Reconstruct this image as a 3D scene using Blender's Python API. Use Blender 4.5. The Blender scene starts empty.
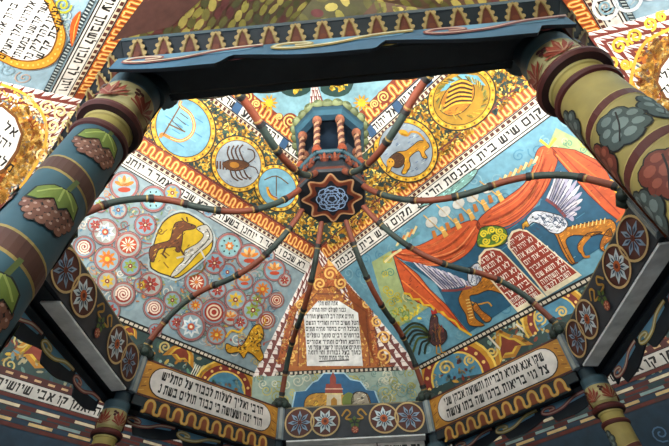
import bpy, math, random
from mathutils import Vector
R = random.Random(7)
SC = bpy.context.scene
COL = SC.collection
pi = math.pi
# ---------------------------------------------------------------- camera
FPX, PITCH, ROLL, YAW = 426.244, .850629, -.0406467, -.0214156
CAM = Vector((-.0217, -1.9745, 1.4569))
cF = Vector((math.sin(YAW)*math.cos(PITCH), math.cos(YAW)*math.cos(PITCH), math.sin(PITCH)))
r0 = Vector((math.cos(YAW), -math.sin(YAW), 0)); u0 = r0.cross(cF)
cR = r0*math.cos(ROLL)+u0*math.sin(ROLL); cU = -r0*math.sin(ROLL)+u0*math.cos(ROLL)
cd = bpy.data.cameras.new('camera'); cam = bpy.data.objects.new('camera', cd); COL.objects.link(cam)
from mathutils import Matrix
m = Matrix((cR, cU, -cF)).transposed().to_4x4(); m.translation = CAM
cam.matrix_world = m
cd.sensor_width = 36; cd.lens = FPX/669*36; cd.clip_start = .02
SC.camera = cam
# ---------------------------------------------------------------- world, lamps, exposure
w = bpy.data.worlds.new('world'); SC.world = w; w.use_nodes = True
w.node_tree.nodes['Background'].inputs[0].default_value = (.9, .95, 1, 1)
w.node_tree.nodes['Background'].inputs[1].default_value = .3
def area(name, loc, target, size, power, col=(1, .965, .915)):
    l = bpy.data.lights.new(name, 'AREA'); l.shape = 'RECTANGLE'; l.size, l.size_y = size; l.energy = power; l.color = col
    o = bpy.data.objects.new(name, l); COL.objects.link(o); o.location = loc
    o.rotation_euler = (Vector(target)-Vector(loc)).to_track_quat('-Z', 'Y').to_euler(); return o
area('uplight_left', (-2.2, -1.9, 3.2), (-2.0, -1.6, 6), (.7, .3), 190)
area('uplight_right', (2.2, -2.1, 3.2), (2.0, -1.8, 6), (.7, .3), 190)
area('uplight_near', (-.2, -3.4, 3.2), (-.2, -3.1, 6), (1.2, .3), 170)
area('fill_canopy_top', (-.05, -1.42, 3.06), (-.2, 1.9, 5.2), (.9, .12), 55)  # unseen fill on the ring, added to brighten the far vault
area('fill_floor_bounce', (-1.4, -3.1, 1.9), (0, .2, 0), (1.2, 1.4), 68, (.86, .93, 1))  # added fill aimed at the floor for bounce; no window stands here
SC.view_settings.view_transform = 'Standard'; SC.view_settings.look = 'None'
SC.view_settings.exposure = .14; SC.view_settings.gamma = 1; SC.view_settings.use_curve_mapping = False

# ---------------------------------------------------------------- materials
def lin(h):
    c = [(int(h[i:i+2], 16)/255)**1.2 for i in (0, 2, 4)]; g = .3*c[0]+.5*c[1]+.2*c[2]; c = [min(1, max(0, g+(x-g)*1.05)) for x in c]
    return [x/12.92 if x <= .04045 else ((x+.055)/1.055)**2.4 for x in c]
MATS = {}
def mat(h, rough=.62):
    if h in MATS: return MATS[h]
    mt = bpy.data.materials.new('paint_'+h); mt.use_nodes = True; MATS[h] = mt
    nt = mt.node_tree; b = nt.nodes['Principled BSDF']; c = lin(h)
    tc = nt.nodes.new('ShaderNodeTexCoord'); n1 = nt.nodes.new('ShaderNodeTexNoise'); n2 = nt.nodes.new('ShaderNodeTexNoise')
    n1.inputs['Scale'].default_value = 14; n1.inputs['Detail'].default_value = 5; n2.inputs['Scale'].default_value = 3
    rp = nt.nodes.new('ShaderNodeValToRGB'); mx = nt.nodes.new('ShaderNodeMath'); mx.operation = 'ADD'
    nt.links.new(tc.outputs['Object'], n1.inputs['Vector']); nt.links.new(tc.outputs['Object'], n2.inputs['Vector'])
    nt.links.new(n1.outputs[0], mx.inputs[0]); nt.links.new(n2.outputs[0], mx.inputs[1])
    ml = nt.nodes.new('ShaderNodeMath'); ml.operation = 'MULTIPLY'; ml.inputs[1].default_value = .5
    nt.links.new(mx.outputs[0], ml.inputs[0]); nt.links.new(ml.outputs[0], rp.inputs[0])
    e = rp.color_ramp.elements
    e[0].position = .33; e[0].color = [x*.68 for x in c]+[1]
    e[1].position = .66; e[1].color = [min(1, x*1.18+.004) for x in c]+[1]
    nt.links.new(rp.outputs[0], b.inputs['Base Color']); b.inputs['Roughness'].default_value = rough
    return mt

# ---------------------------------------------------------------- mesh building
class MB:
    def __init__(s): s.v = []; s.f = []; s.m = []; s.sm = []; s.pal = []
    def mi(s, h):
        if h not in s.pal: s.pal.append(h)
        return s.pal.index(h)
    def face(s, pts, h, smooth=False):
        i = len(s.v); s.v += [tuple(p) for p in pts]; s.f.append(tuple(range(i, i+len(pts)))); s.m.append(s.mi(h)); s.sm.append(smooth)
    def prism(s, fr, poly, a, b, h, hs=None):
        n = len(poly); A = [fr.xyz(u, v, a) for u, v in poly]; B = [fr.xyz(u, v, b) for u, v in poly]
        s.face(B, h); s.face(A[::-1], hs or h)
        for i in range(n): j = (i+1) % n; s.face([A[i], A[j], B[j], B[i]], hs or h)
    def box(s, fr, a, b, c, d, e, f, h): s.prism(fr, [(a, c), (b, c), (b, d), (a, d)], e, f, h)
    def lathe(s, c, prof, n=32, rot=0, smooth=True, sx=1):
        c = Vector(c)
        for (ra, za, h), (rb, zb, _) in zip(prof, prof[1:]):
            i = len(s.v); k = s.mi(h)
            for r, z in ((ra, za), (rb, zb)):
                for q in range(n):
                    t = 2*pi*q/n+rot; s.v.append((c.x+r*math.cos(t)*sx, c.y+r*math.sin(t), c.z+z))
            for q in range(n):
                j = (q+1) % n; s.f.append((i+q, i+j, i+n+j, i+n+q)); s.m.append(k); s.sm.append(smooth)
    def tube(s, path, rad, h, n=8, smooth=True, cap=True, up=Vector((0, 0, 1))):
        path = [Vector(p) for p in path]; rings = []
        for i, p in enumerate(path):
            t = (path[min(i+1, len(path)-1)]-path[max(i-1, 0)]).normalized()
            a = t.cross(up)
            if a.length < 1e-4: a = t.cross(Vector((1, 0, 0)))
            a.normalize(); b = a.cross(t); r = rad[i] if isinstance(rad, (list, tuple)) else rad
            rings.append([p+a*r*math.cos(2*pi*(q+.5)/n)+b*r*math.sin(2*pi*(q+.5)/n) for q in range(n)])
        i0 = len(s.v); k = s.mi(h)
        for rg in rings: s.v += [tuple(p) for p in rg]
        for i in range(len(path)-1):
            for q in range(n):
                j = (q+1) % n; s.f.append((i0+i*n+q, i0+i*n+j, i0+(i+1)*n+j, i0+(i+1)*n+q)); s.m.append(k); s.sm.append(smooth)
        if cap: s.face(rings[0][::-1], h); s.face(rings[-1], h)
    def ball(s, c, r, h, n=10, sq=(1, 1, 1)):
        k = s.mi(h); i = len(s.v); mm = max(4, n//2)
        for a in range(mm+1):
            th = pi*a/mm
            for q in range(n):
                ph = 2*pi*q/n; s.v.append((c[0]+r*sq[0]*math.sin(th)*math.cos(ph), c[1]+r*sq[1]*math.sin(th)*math.sin(ph), c[2]+r*sq[2]*math.cos(th)))
        for a in range(mm):
            for q in range(n):
                j = (q+1) % n; s.f.append((i+a*n+q, i+a*n+j, i+(a+1)*n+j, i+(a+1)*n+q)); s.m.append(k); s.sm.append(True)
    def build(s, name, parent=None, label=None):
        me = bpy.data.meshes.new(name); o = None
        org = Vector((0, 0, 0))
        if parent is not None: org = parent.matrix_world.translation if False else Vector(parent.get('_o', (0, 0, 0)))
        me.from_pydata([tuple(Vector(p)-org) for p in s.v], [], s.f)
        for h in s.pal: me.materials.append(mat(h))
        me.polygons.foreach_set('material_index', s.m); me.polygons.foreach_set('use_smooth', s.sm); me.update()
        o = bpy.data.objects.new(name, me); COL.objects.link(o)
        if parent is not None: o.parent = parent; o['_o'] = tuple(org)
        if label: o['label'] = label
        return o
def empty(name, loc, label=None, cat=None, group=None, kind=None):
    o = bpy.data.objects.new(name, None); COL.objects.link(o); o.location = loc; o['_o'] = tuple(loc); o.empty_display_size = .1
    if label: o['label'] = label
    if cat: o['category'] = cat
    if group: o['group'] = group
    if kind: o['kind'] = kind
    return o

class Frame:
    def __init__(s, o, u, v, toward):
        s.o = Vector(o); s.u = Vector(u).normalized(); v = Vector(v); s.v = (v-s.u*v.dot(s.u)).normalized()
        s.n = s.u.cross(s.v)
        if s.n.dot(Vector(toward)-s.o) < 0: s.n = -s.n
    def xyz(s, u, v, h=0): return s.o+s.u*u+s.v*v+s.n*h
    def uv(s, p): d = Vector(p)-s.o; return d.dot(s.u), d.dot(s.v)
    def px(s, x, y):                       # a point of the photograph found on this real plane
        d = cF+cR*((x-334.5)/FPX)-cU*((y-223)/FPX)
        t = (s.o-CAM).dot(s.n)/d.dot(s.n); return s.uv(CAM+d*t)
class Cyl:
    def __init__(s, c, r): s.c = Vector(c); s.r = r
    def xyz(s, u, v, h=0):
        t = u/s.r; return s.c+Vector(((s.r+h)*math.cos(t), (s.r+h)*math.sin(t), v))

def smooth(pts, closed=False, n=5):
    P = list(pts); N = len(P); out = []
    rng = range(N) if closed else range(N-1)
    for i in rng:
        if closed: a, b, c, d = P[i-1], P[i], P[(i+1) % N], P[(i+2) % N]
        else: a, b, c, d = P[max(i-1, 0)], P[i], P[i+1], P[min(i+2, N-1)]
        for k in range(n):
            t = k/n
            out.append(tuple(.5*(2*b[j]+(c[j]-a[j])*t+(2*a[j]-5*b[j]+4*c[j]-d[j])*t*t+(3*b[j]-a[j]-3*c[j]+d[j])*t**3) for j in (0, 1)))
    if not closed: out.append(tuple(P[-1]))
    return out

GL = {'א': 'D.1,1,.72,0 D.72,1,.55,.5 D.12,0,.3,.6', 'ב': 'H0,.7,.9 V.6,.1,.9 H0,.8,.1', 'ג': 'H.05,.5,.9 V.42,0,.9 D.42,.35,.1,0', 'ד': 'H0,.75,.9 V.58,0,.9',
 'ה': 'H0,.75,.9 V.65,0,.9 V.12,0,.6', 'ו': 'H0,.3,.9 V.22,0,.9', 'ז': 'H0,.4,.9 V.2,0,.85', 'ח': 'H0,.75,.9 V.65,0,.9 V.1,0,.9', 'ט': 'V.1,.1,.95 H.05,.7,.1 V.65,.1,.85 H.35,.65,.9',
 'י': 'H0,.3,.9 V.22,.5,.9', 'כ': 'H0,.65,.9 V.58,.1,.9 H0,.65,.1', 'ך': 'H0,.65,.9 V.55,-.3,.9', 'ל': 'V.08,.9,1.3 H.05,.6,.9 D.55,.9,.25,0', 'מ': 'H.2,.75,.9 V.68,.1,.9 H.45,.75,.1 D.3,.9,.05,0',
 'ם': 'H0,.75,.9 H.05,.7,.1 V.08,.1,.9 V.65,.1,.9', 'נ': 'H.15,.45,.9 V.4,.1,.9 H0,.45,.1', 'ן': 'H0,.3,.9 V.22,-.3,.9', 'ס': 'H0,.7,.9 H.15,.55,.08 V.1,.15,.9 V.6,.15,.9',
 'ע': 'D.1,1,.4,.1 D.65,1,.5,.1 H0,.55,.06', 'פ': 'H0,.65,.9 V.58,.1,.9 H0,.65,.1 V.1,.5,.9 H.1,.35,.5', 'ף': 'H0,.65,.9 V.58,-.3,.9 V.1,.5,.9 H.1,.35,.5', 'ץ': 'V.3,-.3,.6 D.05,1,.3,.5 D.6,1,.3,.5', 'צ': 'D.05,1,.6,.1 D.62,1,.4,.5 H0,.65,.08', 'ק': 'H0,.7,.9 D.62,.9,.4,.2 V.1,-.3,.55',
 'ר': 'H0,.65,.9 V.57,0,.9', 'ש': 'V.08,.1,1 D.4,1,.35,.15 V.74,.1,1 H.05,.8,.1', 'ת': 'H0,.75,.9 V.65,0,.9 V.2,0,.9 H0,.22,.06', ' ': ''}
GW = {k: (max([float(x) for t in v.split() for x in t[1:].split(',')[:2 if t[0] == 'H' else 1]] or [.2])+.2) for k, v in GL.items()}
GW[' '] = .4

class Paint:
    """coats of paint on a real surface, each coat a hair above the one before"""
    def __init__(s, fr, L=1, step=.0012, sub=0): s.fr = fr; s.mb = MB(); s.L = L; s.st = step; s.sub = sub
    def up(s, n=1): s.L += n; return s
    def pp(s, pts, px): return [s.fr.px(*p) for p in pts] if px else list(pts)
    def poly(s, pts, h, px=0):
        pts = s.pp(pts, px)
        if s.sub: return s._sub(pts, h)
        s.mb.face([s.fr.xyz(u, v, s.L*s.st) for u, v in pts], h)
    def _sub(s, pts, h):
        n = len(pts); cx = sum(p[0] for p in pts)/n; cy = sum(p[1] for p in pts)/n
        def tri(a, b, c, d):
            if d == 0 or max(abs(a[0]-b[0]), abs(b[0]-c[0]), abs(a[0]-c[0])) < s.sub:
                s.mb.face([s.fr.xyz(u, v, s.L*s.st) for u, v in (a, b, c)], h, True); return
            x = lambda p, q: ((p[0]+q[0])/2, (p[1]+q[1])/2)
            ab, bc, ca = x(a, b), x(b, c), x(c, a)
            for t in ((a, ab, ca), (ab, b, bc), (ca, bc, c), (ab, bc, ca)): tri(*t, d-1)
        if n == 4: tri(pts[0], pts[1], pts[2], 4); tri(pts[0], pts[2], pts[3], 4)
        else:
            for i in range(n): tri((cx, cy), pts[i], pts[(i+1) % n], 3)
    def stroke(s, pts, w, h, px=0, closed=False):
        n = len(pts); Lp = []; Rp = []
        for i in range(n):
            a = pts[i-1] if (closed or i > 0) else pts[i]; b = pts[(i+1) % n] if (closed or i < n-1) else pts[i]
            dx, dy = b[0]-a[0], b[1]-a[1]; l = math.hypot(dx, dy) or 1; ww = w[i] if isinstance(w, list) else w
            ox, oy = -dy/l*ww/2, dx/l*ww/2; Lp.append((pts[i][0]+ox, pts[i][1]+oy)); Rp.append((pts[i][0]-ox, pts[i][1]-oy))
        for i in range(n if closed else n-1):
            j = (i+1) % n; s.poly([Lp[i], Lp[j], Rp[j], Rp[i]], h, px)
    def disc(s, x, y, r, h, px=0, ry=None, rot=0, n=18): s.poly(ell(x, y, r, ry or r, rot, n), h, px)
    def fig(s, pts, h, px=0, line='2c1c10', brush=1):
        s.poly(pts, h, px); L = s.L; s.L = L+.3
        xs = [p[0] for p in pts]; ys = [p[1] for p in pts]; c = [int(h[i:i+2], 16) for i in (0, 2, 4)]; n = int((max(xs)-min(xs))*(max(ys)-min(ys))*.09*brush)
        for _ in range(n):
            x, y = R.uniform(min(xs), max(xs)), R.uniform(min(ys), max(ys)); a = R.uniform(-.9, -.2); l = R.uniform(1.5, 4)
            if inside((x, y), pts) and inside((x+l*math.cos(a), y+l*math.sin(a)), pts):
                k = R.choice((.62, .78, 1.2, 1.4)); s.stroke([(x, y), (x+l*math.cos(a), y+l*math.sin(a))], .7, ''.join('%02x' % min(250, int(round(q*k/12)*12)) for q in c), px)
        s.L = L+.6; s.stroke(pts, .8, line, px, True); s.L = L
    def ring(s, x, y, r, w, h, px=0, ry=None, rot=0, n=22): s.stroke(ell(x, y, r, ry or r, rot, n), w, h, px, True)
    def petals(s, x, y, n, r1, r2, w, h, px=0, rot=0, tw=0):
        for k in range(n):
            t = rot+2*pi*k/n; c, q = math.cos(t), math.sin(t); c2, q2 = math.cos(t+tw), math.sin(t+tw); rm = (r1+r2)/2
            s.poly([(x+r1*c, y+r1*q), (x+rm*c2-w*q, y+rm*q2+w*c), (x+r2*c2, y+r2*q2), (x+rm*c2+w*q, y+rm*q2-w*c)], h, px)
    def spiral(s, x, y, r, turns, w, h, px=0, rot=0, dr=1, n=10):
        N = int(n*turns)+1; s.stroke([(x+r*(1-.9*k/N)*math.cos(rot+dr*2*pi*turns*k/N), y+r*(1-.9*k/N)*math.sin(rot+dr*2*pi*turns*k/N)) for k in range(N+1)], w, h, px)
    def text(s, t, u, v, ht, h, fit=None, wt=.2, ax=(1, 0), ay=(0, 1), px=0):
        """right-to-left line; u,v = left end of the base line"""
        tot = sum(GW[c] for c in t); k = (fit/tot) if fit else ht; x = tot
        for c in t:
            x -= GW[c]
            for g in GL[c].split():
                a = [float(q) for q in g[1:].split(',')]; wv = wt*.7
                if g[0] == 'H': q = [(a[0], a[2]-wt/2), (a[1], a[2]-wt/2), (a[1], a[2]+wt/2), (a[0], a[2]+wt/2)]
                elif g[0] == 'V': q = [(a[0]-wv/2, a[1]), (a[0]+wv/2, a[1]), (a[0]+wv/2, a[2]), (a[0]-wv/2, a[2])]
                else: q = [(a[0]-wt*.55, a[1]), (a[0]+wt*.55, a[1]), (a[2]+wt*.55, a[3]), (a[2]-wt*.55, a[3])]
                s.poly([(u+(x+p)*k*ax[0]+r*ht*ay[0], v+(x+p)*k*ax[1]+r*ht*ay[1]) for p, r in q], h, px)
    def build(s, name, parent, label=None):
        if hasattr(s, 'last'): s.up(4); s.last()
        return s.mb.build(name, parent, label)
def ell(x, y, rx, ry, rot=0, n=18):
    c, q = math.cos(rot), math.sin(rot); o = []
    for k in range(n):
        a, b = rx*math.cos(2*pi*k/n), ry*math.sin(2*pi*k/n); o.append((x+a*c-b*q, y+a*q+b*c))
    return o
def inside(p, poly):
    r = False; x, y = p
    for (a, b), (c, d) in zip(poly, poly[1:]+poly[:1]):
        if (b > y) != (d > y) and x < (c-a)*(y-b)/(d-b)+a: r = not r
    return r
BLK = '1c1814'; WHT = 'e6e2da'; MAR = '6e2f22'; RUST = 'a04c1c'; OCH = 'd69a34'; CRM = 'ecd9a4'; YEL = 'd9ae2c'; TEAL = '2c4c46'; LBL = 'a9bcc2'; SKY = '6faecb'; DBL = '2a627c'; NAVY = '17242e'

# ---------------------------------------------------------------- the vaulted ceiling: tiers of a square vault
eL, eR = Vector((-1, -1.05, 0)), Vector((1, -.97, 0))
def tier(x, y, z, dl, dr):
    f = Vector((x, y, z)); return {'F': f, 'L': f+eL*dl, 'R': f+eR*dr, 'N': f+eL*dl+eR*dr}
TC = tier(-.2, 4.41, 3.33, 4.38, 4.83); TB = tier(-.2, 4.1, 4.26, 4.08, 4.53)
T1 = tier(-.36, 2.27, 5.79, 2.25, 2.82); T2 = tier(-.2, 1.63, 6.35, 1.68, 2.13); T3 = tier(-.285, .34, 7.3, .42, .87)
WALLS = {'far_left': 'LF', 'far_right': 'FR', 'near_right': 'RN', 'near_left': 'NL'}
MID = Vector((-.2, 0, 3))
WL, WR = 1.05, 1.1
def cut(T, a, b):                       # where the chamfer meets the wall running from corner a towards corner b
    d = T[b]-T[a]; along_l = abs(d.normalized().dot(eL.normalized())) > .7
    return T[a]+(eL if along_l else eR)*(1 if d.dot(eL if along_l else eR) > 0 else -1)*(WL if along_l else WR)
ceiling = empty('ceiling', (0, 0, 0), kind='structure')
def panel(A, B, B2, A2, h, name, label, cA=None, cB=None):
    fr = Frame(A, B-A, A2-A, MID); P = Paint(fr, 0)
    P.poly([fr.uv(q) for q in (cA or A, cB or B, B2, A2)], h); P.up(); P.nm = name; P.lb = label
    P.a0 = fr.uv(cA or A)[0]; P.b0 = fr.uv(cB or B)[0]; P.a1, P.H = fr.uv(A2); P.b1 = fr.uv(B2)[0]
    return P
def lim(P, v): t = v/P.H; return P.a0+(P.a1-P.a0)*t, P.b0+(P.b1-P.b0)*t
def strip(P, v0, v1, h):
    a, b = lim(P, v0); c, d = lim(P, v1); P.poly([(a, v0), (b, v0), (d, v1), (c, v1)], h)
def dashes(P, v0, v1, pitch, fill, h, sk=0):
    a, b = lim(P, v1); n = int((b-a)/pitch)
    for i in range(n):
        u = a+i*pitch; P.poly([(u, v0), (u+pitch*fill, v0), (u+pitch*fill+sk, v1), (u+sk, v1)], h)
def wave(P, v0, v1, pitch, h, w):
    a, b = lim(P, v1); n = int((b-a)/pitch); m = (v1-v0); pts = []
    for i in range(n):
        u = a+i*pitch
        pts += [(u+pitch*q, v0+m*r) for q, r in ((0, .1), (.16, .02), (.3, .15), (.26, .5), (.3, .85), (.5, 1), (.7, .85), (.74, .5), (.7, .15), (.84, .02))]
    P.stroke(smooth(pts, n=2), w, h)
def wave_band(P, v0, v1, base='9a4a1e'):
    strip(P, v0, v1, base); P.up(); m = v1-v0
    wave(P, v0+m*.1, v0+m*.85, m*.62, 'd98a34', m*.2); P.up(); wave(P, v0+m*.1, v0+m*.85, m*.62, 'f0cf8c', m*.08)
def line_text(P, t, v, ht, u0=None, fit=None):
    a, b = lim(P, v+ht); tot = sum(GW[c] for c in t)*ht
    if u0 is None:
        k = max(1, round((b-a-.1)/tot)); u0 = a+.05; fit = b-a-.1; t = ' '.join([t]*k)
    P.text(t, u0, v, ht, BLK, fit=fit, wt=.24)
def checker(P, p0, p1, q0, q1, rows, cols):
    """white and maroon teeth between edge p (bottom to top) and edge q"""
    P.poly([p0, p1, q1, q0], '7a3a30'); P.up(); X = lambda a, b, t: (a[0]+(b[0]-a[0])*t, a[1]+(b[1]-a[1])*t)
    for r in range(rows):
        A, B, C, D = X(p0, p1, r/rows), X(p0, p1, (r+.92)/rows), X(q0, q1, r/rows), X(q0, q1, (r+.92)/rows)
        for c in range(cols):
            a, b, cc, d = X(A, C, c/cols), X(A, C, (c+.9)/cols), X(B, D, c/cols), X(B, D, (c+.9)/cols)
            P.poly([a, X(a, b, .62), cc] if (r+c) % 2 else [X(a, b, .0), X(a, b, .75), X(cc, d, .55), cc], 'e9dfd8')
def vol(P, x, y, r, h='e0b45a', px=1, rot=0, dr=1, w=1.6): P.spiral(x, y, r, 1.7, w, h, px, rot, dr)
def scrolls(P, pts, h, w, px=1):
    for i, (x, y, r) in enumerate(pts): P.spiral(x, y, r, 1.6, w, h, px, i*1.9, 1 if i % 2 else -1)
def scatter(P, poly, n, size, cols, px=1, avoid=None):
    xs = [p[0] for p in poly]; ys = [p[1] for p in poly]; k = 0; c = 0
    while c < n and k < n*12:
        k += 1; p = (R.uniform(min(xs), max(xs)), R.uniform(min(ys), max(ys)))
        if inside(p, poly) and not (avoid and any(((p[0]-a)/ra)**2+((p[1]-b)/rb)**2 < 1 for a, b, ra, rb in avoid)):
            P.poly(ell(p[0], p[1], size*R.uniform(.6, 1.3), size*R.uniform(.35, .6), R.uniform(0, 3.1), 6), R.choice(cols), px); c += 1
def rosette(P, x, y, r, kind, px=1, ringc='a8706c'):
    P.ring(x, y, r, r*.16, ringc, px); a = R.uniform(0, 3)
    if kind == 'wheel':
        P.disc(x, y, r*.72, 'b8502c', px); P.up(); P.petals(x, y, 10, r*.12, r*.68, r*.1, 'f0e2cc', px, a, .5); P.disc(x, y, r*.14, 'd98a34', px)
    elif kind == 'spiral':
        P.disc(x, y, r*.76, '9c4034', px); P.up(); P.spiral(x, y, r*.7, 2.6, r*.16, 'efdccb', px, a)
    elif kind == 'star':
        P.petals(x, y, 8, r*.1, r*.85, r*.2, 'dfe3e2', px, a); P.up(); P.petals(x, y, 8, r*.1, r*.55, r*.1, '8fb2c8', px, a); P.up(); P.disc(x, y, r*.28, 'c4623c', px); P.up(); P.disc(x, y, r*.12, 'f0e2c0', px)
    elif kind == 'sun':
        P.petals(x, y, 9, r*.2, r*.82, r*.15, 'd58a28', px, a); P.up(); P.disc(x, y, r*.42, 'c8742a', px); P.up(); P.disc(x, y, r*.2, 'e8c050', px)
    elif kind == 'dots':
        P.disc(x, y, r*.8, '9cc4c6', px); P.up(); P.petals(x, y, 8, r*.5, r*.74, r*.08, '2a3c40', px, a); P.petals(x, y, 7, r*.06, r*.42, r*.12, 'd98a34', px, a); P.up(); P.disc(x, y, r*.14, 'f0e2c0', px)
    elif kind == 'rings':
        for q, h in ((.8, 'a8402c'), (.64, 'ecd9c0'), (.5, 'a8402c'), (.36, 'ecd9c0'), (.22, 'a8402c')): P.disc(x, y, r*q, h, px); P.up()
        P.L -= 5
    elif kind == 'palm':
        for k in range(5): P.poly(ell(x+r*.4*math.cos(-.4-.58*k), y+r*.4*math.sin(-.4-.58*k), r*.42, r*.15, -.4-.58*k, 10), ('d98a34', 'ecc890')[k % 2], px)
        P.up(); P.poly(ell(x, y+r*.3, r*.5, r*.2, 0, 10), 'b8502c', px)
    else:
        h = {'yellow': 'd8b838', 'green': '98a848', 'red': 'b0483a', 'blue': '6f9cb8'}[kind]
        P.petals(x, y, 7, r*.1, r*.8, r*.2, h, px, a); P.up(); P.disc(x, y, r*.25, '8c3a2c', px); P.up(); P.disc(x, y, r*.1, 'f0e2c0', px)

def uvfill(P, n, size, cols, spiral=0, v0=.06, v1=.75):
    for i in range(n):
        v = P.H*R.uniform(v0, v1); a, b = lim(P, v); u = R.uniform(a+size, b-size)
        if spiral: P.spiral(u, v, size*R.uniform(.6, 1.2), 1.5, size*.16, R.choice(cols), 0, R.uniform(0, 6))
        else: P.poly(ell(u, v, size*R.uniform(.7, 1.3), size*R.uniform(.4, .6), R.uniform(0, 3.1), 6), R.choice(cols))
# ---- main tier, four great panels
main = {}
for nm, (a, b) in WALLS.items():
    lab = {'far_left': 'pale blue panel of ringed flowers around a yellow medallion', 'far_right': 'panel of orange drapery, tablets and winged beasts',
           'near_left': 'pale blue panel with a large white oval of writing', 'near_right': 'pale blue panel with white scrolls'}[nm]
    P = panel(TB[a], TB[b], T1[b], T1[a], {'far_left': '9aabb0', 'far_right': '76a4b4'}.get(nm, 'a3bcc8'), 'painted_panel', lab, cut(TB, a, b), cut(TB, b, a))
    main[nm] = P; H = P.H
    t = {'far_left': 'רא שכם ו אמר ר יוחנן בשעה שי', 'far_right': 'הרי כך מקום שיש בית הכנסת', 'near_left': 'ויתן לך מכון לשבתך עולם', 'near_right': 'אשרי יושבי ביתך עוד'}[nm]
    strip(P, H*.772, H, WHT); P.up(); strip(P, H*.772, H*.779, BLK); strip(P, H*.788, H*.794, BLK); strip(P, H*.862, H*.867, BLK)
    line_text(P, t, H*.805, H*.042); strip(P, H*.87, H*.892, 'dfd0b4'); P.up(); dashes(P, H*.872, H*.890, .07, .6, '5c2c22')
    strip(P, H*.893, H*.899, BLK); wave_band(P, H*.9, H*.985); strip(P, H*.985, H, MAR)
    if nm != 'far_right': uvfill(P, 160, .07, ['8fa9b4', 'b9c6c8', '9fb4a8', 'c4b0a4'], 1)
    else: uvfill(P, 120, .09, ['5c92a8', '90b8c4', '84acb8'], 1)
    P.L += 1
    strip(P, 0, H*.01, BLK); strip(P, H*.01, H*.025, 'dcd2c0'); strip(P, H*.025, H*.035, BLK); P.up(); dashes(P, H*.01, H*.025, .055, .25, BLK)
    if nm.startswith('near'):
        strip(P, H*.735, H*.76, '2a3a40'); P.up(); dashes(P, H*.738, H*.757, .035, .4, 'b9c4c4', .012)
    P.up()
# far left: flowers in rings and the medallion
P = main['far_left']
FL = [(123, 294, 11, 'spiral'), (154, 308, 10, 'spiral'), (196, 282, 11, 'wheel'), (213.5, 312, 12, 'rings'), (190.6, 326.5, 13, 'star'), (216, 334.5, 9, 'sun'), (235, 299.6, 10, 'yellow'), (252.5, 310, 10, 'green'), (266, 320, 8, 'rings'),
  (124, 186, 13, 'palm'), (153, 199, 12, 'dots'), (100, 205, 7, 'green'), (105, 232, 12, 'star'), (145, 225, 10, 'red'), (128, 245, 12, 'wheel'), (107, 259, 12, 'sun'), (130, 266, 9, 'green'), (84, 247, 10, 'spiral'),
  (229, 246, 12, 'dots'), (214, 263, 10, 'red'), (249, 257, 12, 'palm'), (274, 270, 10, 'palm'), (262, 289, 9, 'sun'), (257, 299, 7, 'green'), (276, 300, 7, 'rings'), (244, 281, 8, 'palm'), (227, 272, 8, 'blue'), (150, 284, 11, 'red'), (107, 281, 9, 'yellow'),
  (172, 300, 8, 'green'), (230, 317, 8, 'palm'), (176, 322, 7, 'red'), (195, 305, 7, 'sun'), (240, 322, 7, 'red'), (118, 210, 8, 'blue'), (95, 225, 7, 'red'), (268, 256, 6, 'blue'), (141, 285, 7, 'yellow'), (217, 290, 8, 'red'), (284, 280, 6, 'red'), (155, 330, 6, 'red'), (110, 310, 9, 'red'), (172, 193, 8, 'yellow'), (208, 212, 5, 'blue')]
area_px = [(60, 150), (300, 262), (262, 360), (40, 290)]
for i in range(340):
    x, y = R.uniform(60, 292), R.uniform(165, 362)
    if inside((x, y), [(95, 172), (290, 268), (262, 366), (60, 275)]): P.spiral(x, y, R.uniform(3, 7), 1.4, 1.1, R.choice(['a87068', '6c8c9c', 'c4a080', '7c9a90', 'c8b884', 'dcd8cc']), 1, R.uniform(0, 6))
P.up()
scatter(P, [(95, 172), (288, 266), (264, 362), (62, 274)], 420, 2.0, ['c9ad5c', '8aa87c', 'b0685c', 'd0c8a0', '6f98ac', 'c08450'])
P.up()
for i in range(34):
    x, y = R.uniform(80, 280), R.uniform(180, 345)
    if inside((x, y), [(95, 175), (286, 268), (262, 355), (66, 270)]): P.stroke(smooth([(x, y), (x+R.uniform(6, 14), y+R.uniform(-10, 10)), (x+R.uniform(14, 26), y+R.uniform(-10, 10))], n=4), 1.1, R.choice(['a8706c', '7a5450', 'b98c88']), 1)
P.up()
for x, y, r, k in FL: P.disc(x, y, r*1.16, '6c5654', 1)
P.up()
for x, y, r, k in FL: P.disc(x, y, r*1.1, R.choice(['9cb0b6', 'b0b4ae', '8ea8b2']), 1)
P.up(); L0 = P.L
for x, y, r, k in FL: P.L = L0; rosette(P, x, y, r, k)
P.L = L0+5
S = Paint(P.fr, P.L)
md = smooth([(147, 264), (155, 232), (166, 216), (184, 210), (204, 221), (214, 234), (213, 250), (198, 265), (178, 280), (166, 278), (153, 273)], True, 4)
S.poly(md, 'b9c4c4', 1); S.up(); S.poly([(180+(x-180)*.94, 246+(y-246)*.94) for x, y in md], '3c2c18', 1); S.up(); S.poly([(180+(x-180)*.9, 246+(y-246)*.9) for x, y in md], 'd2b428', 1); S.up()
S.fig(smooth([(150, 247), (160, 243), (169, 240), (172, 230), (175, 223), (183, 221), (187, 223), (195, 226), (193, 229), (183, 231), (182, 238), (181, 245), (179, 252), (175, 251), (175, 247), (166, 248), (158, 250), (153, 262), (149, 258)], True, 3), '7a4c28', 1)
S.fig(smooth([(196, 229), (199, 226), (206, 225), (211, 232), (212, 240), (206, 247), (197, 254), (188, 264), (176, 275), (170, 276), (176, 267), (183, 260), (184, 251), (188, 248), (197, 243), (203, 235)], True, 3), 'c9c6bc', 1); S.up()
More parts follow.
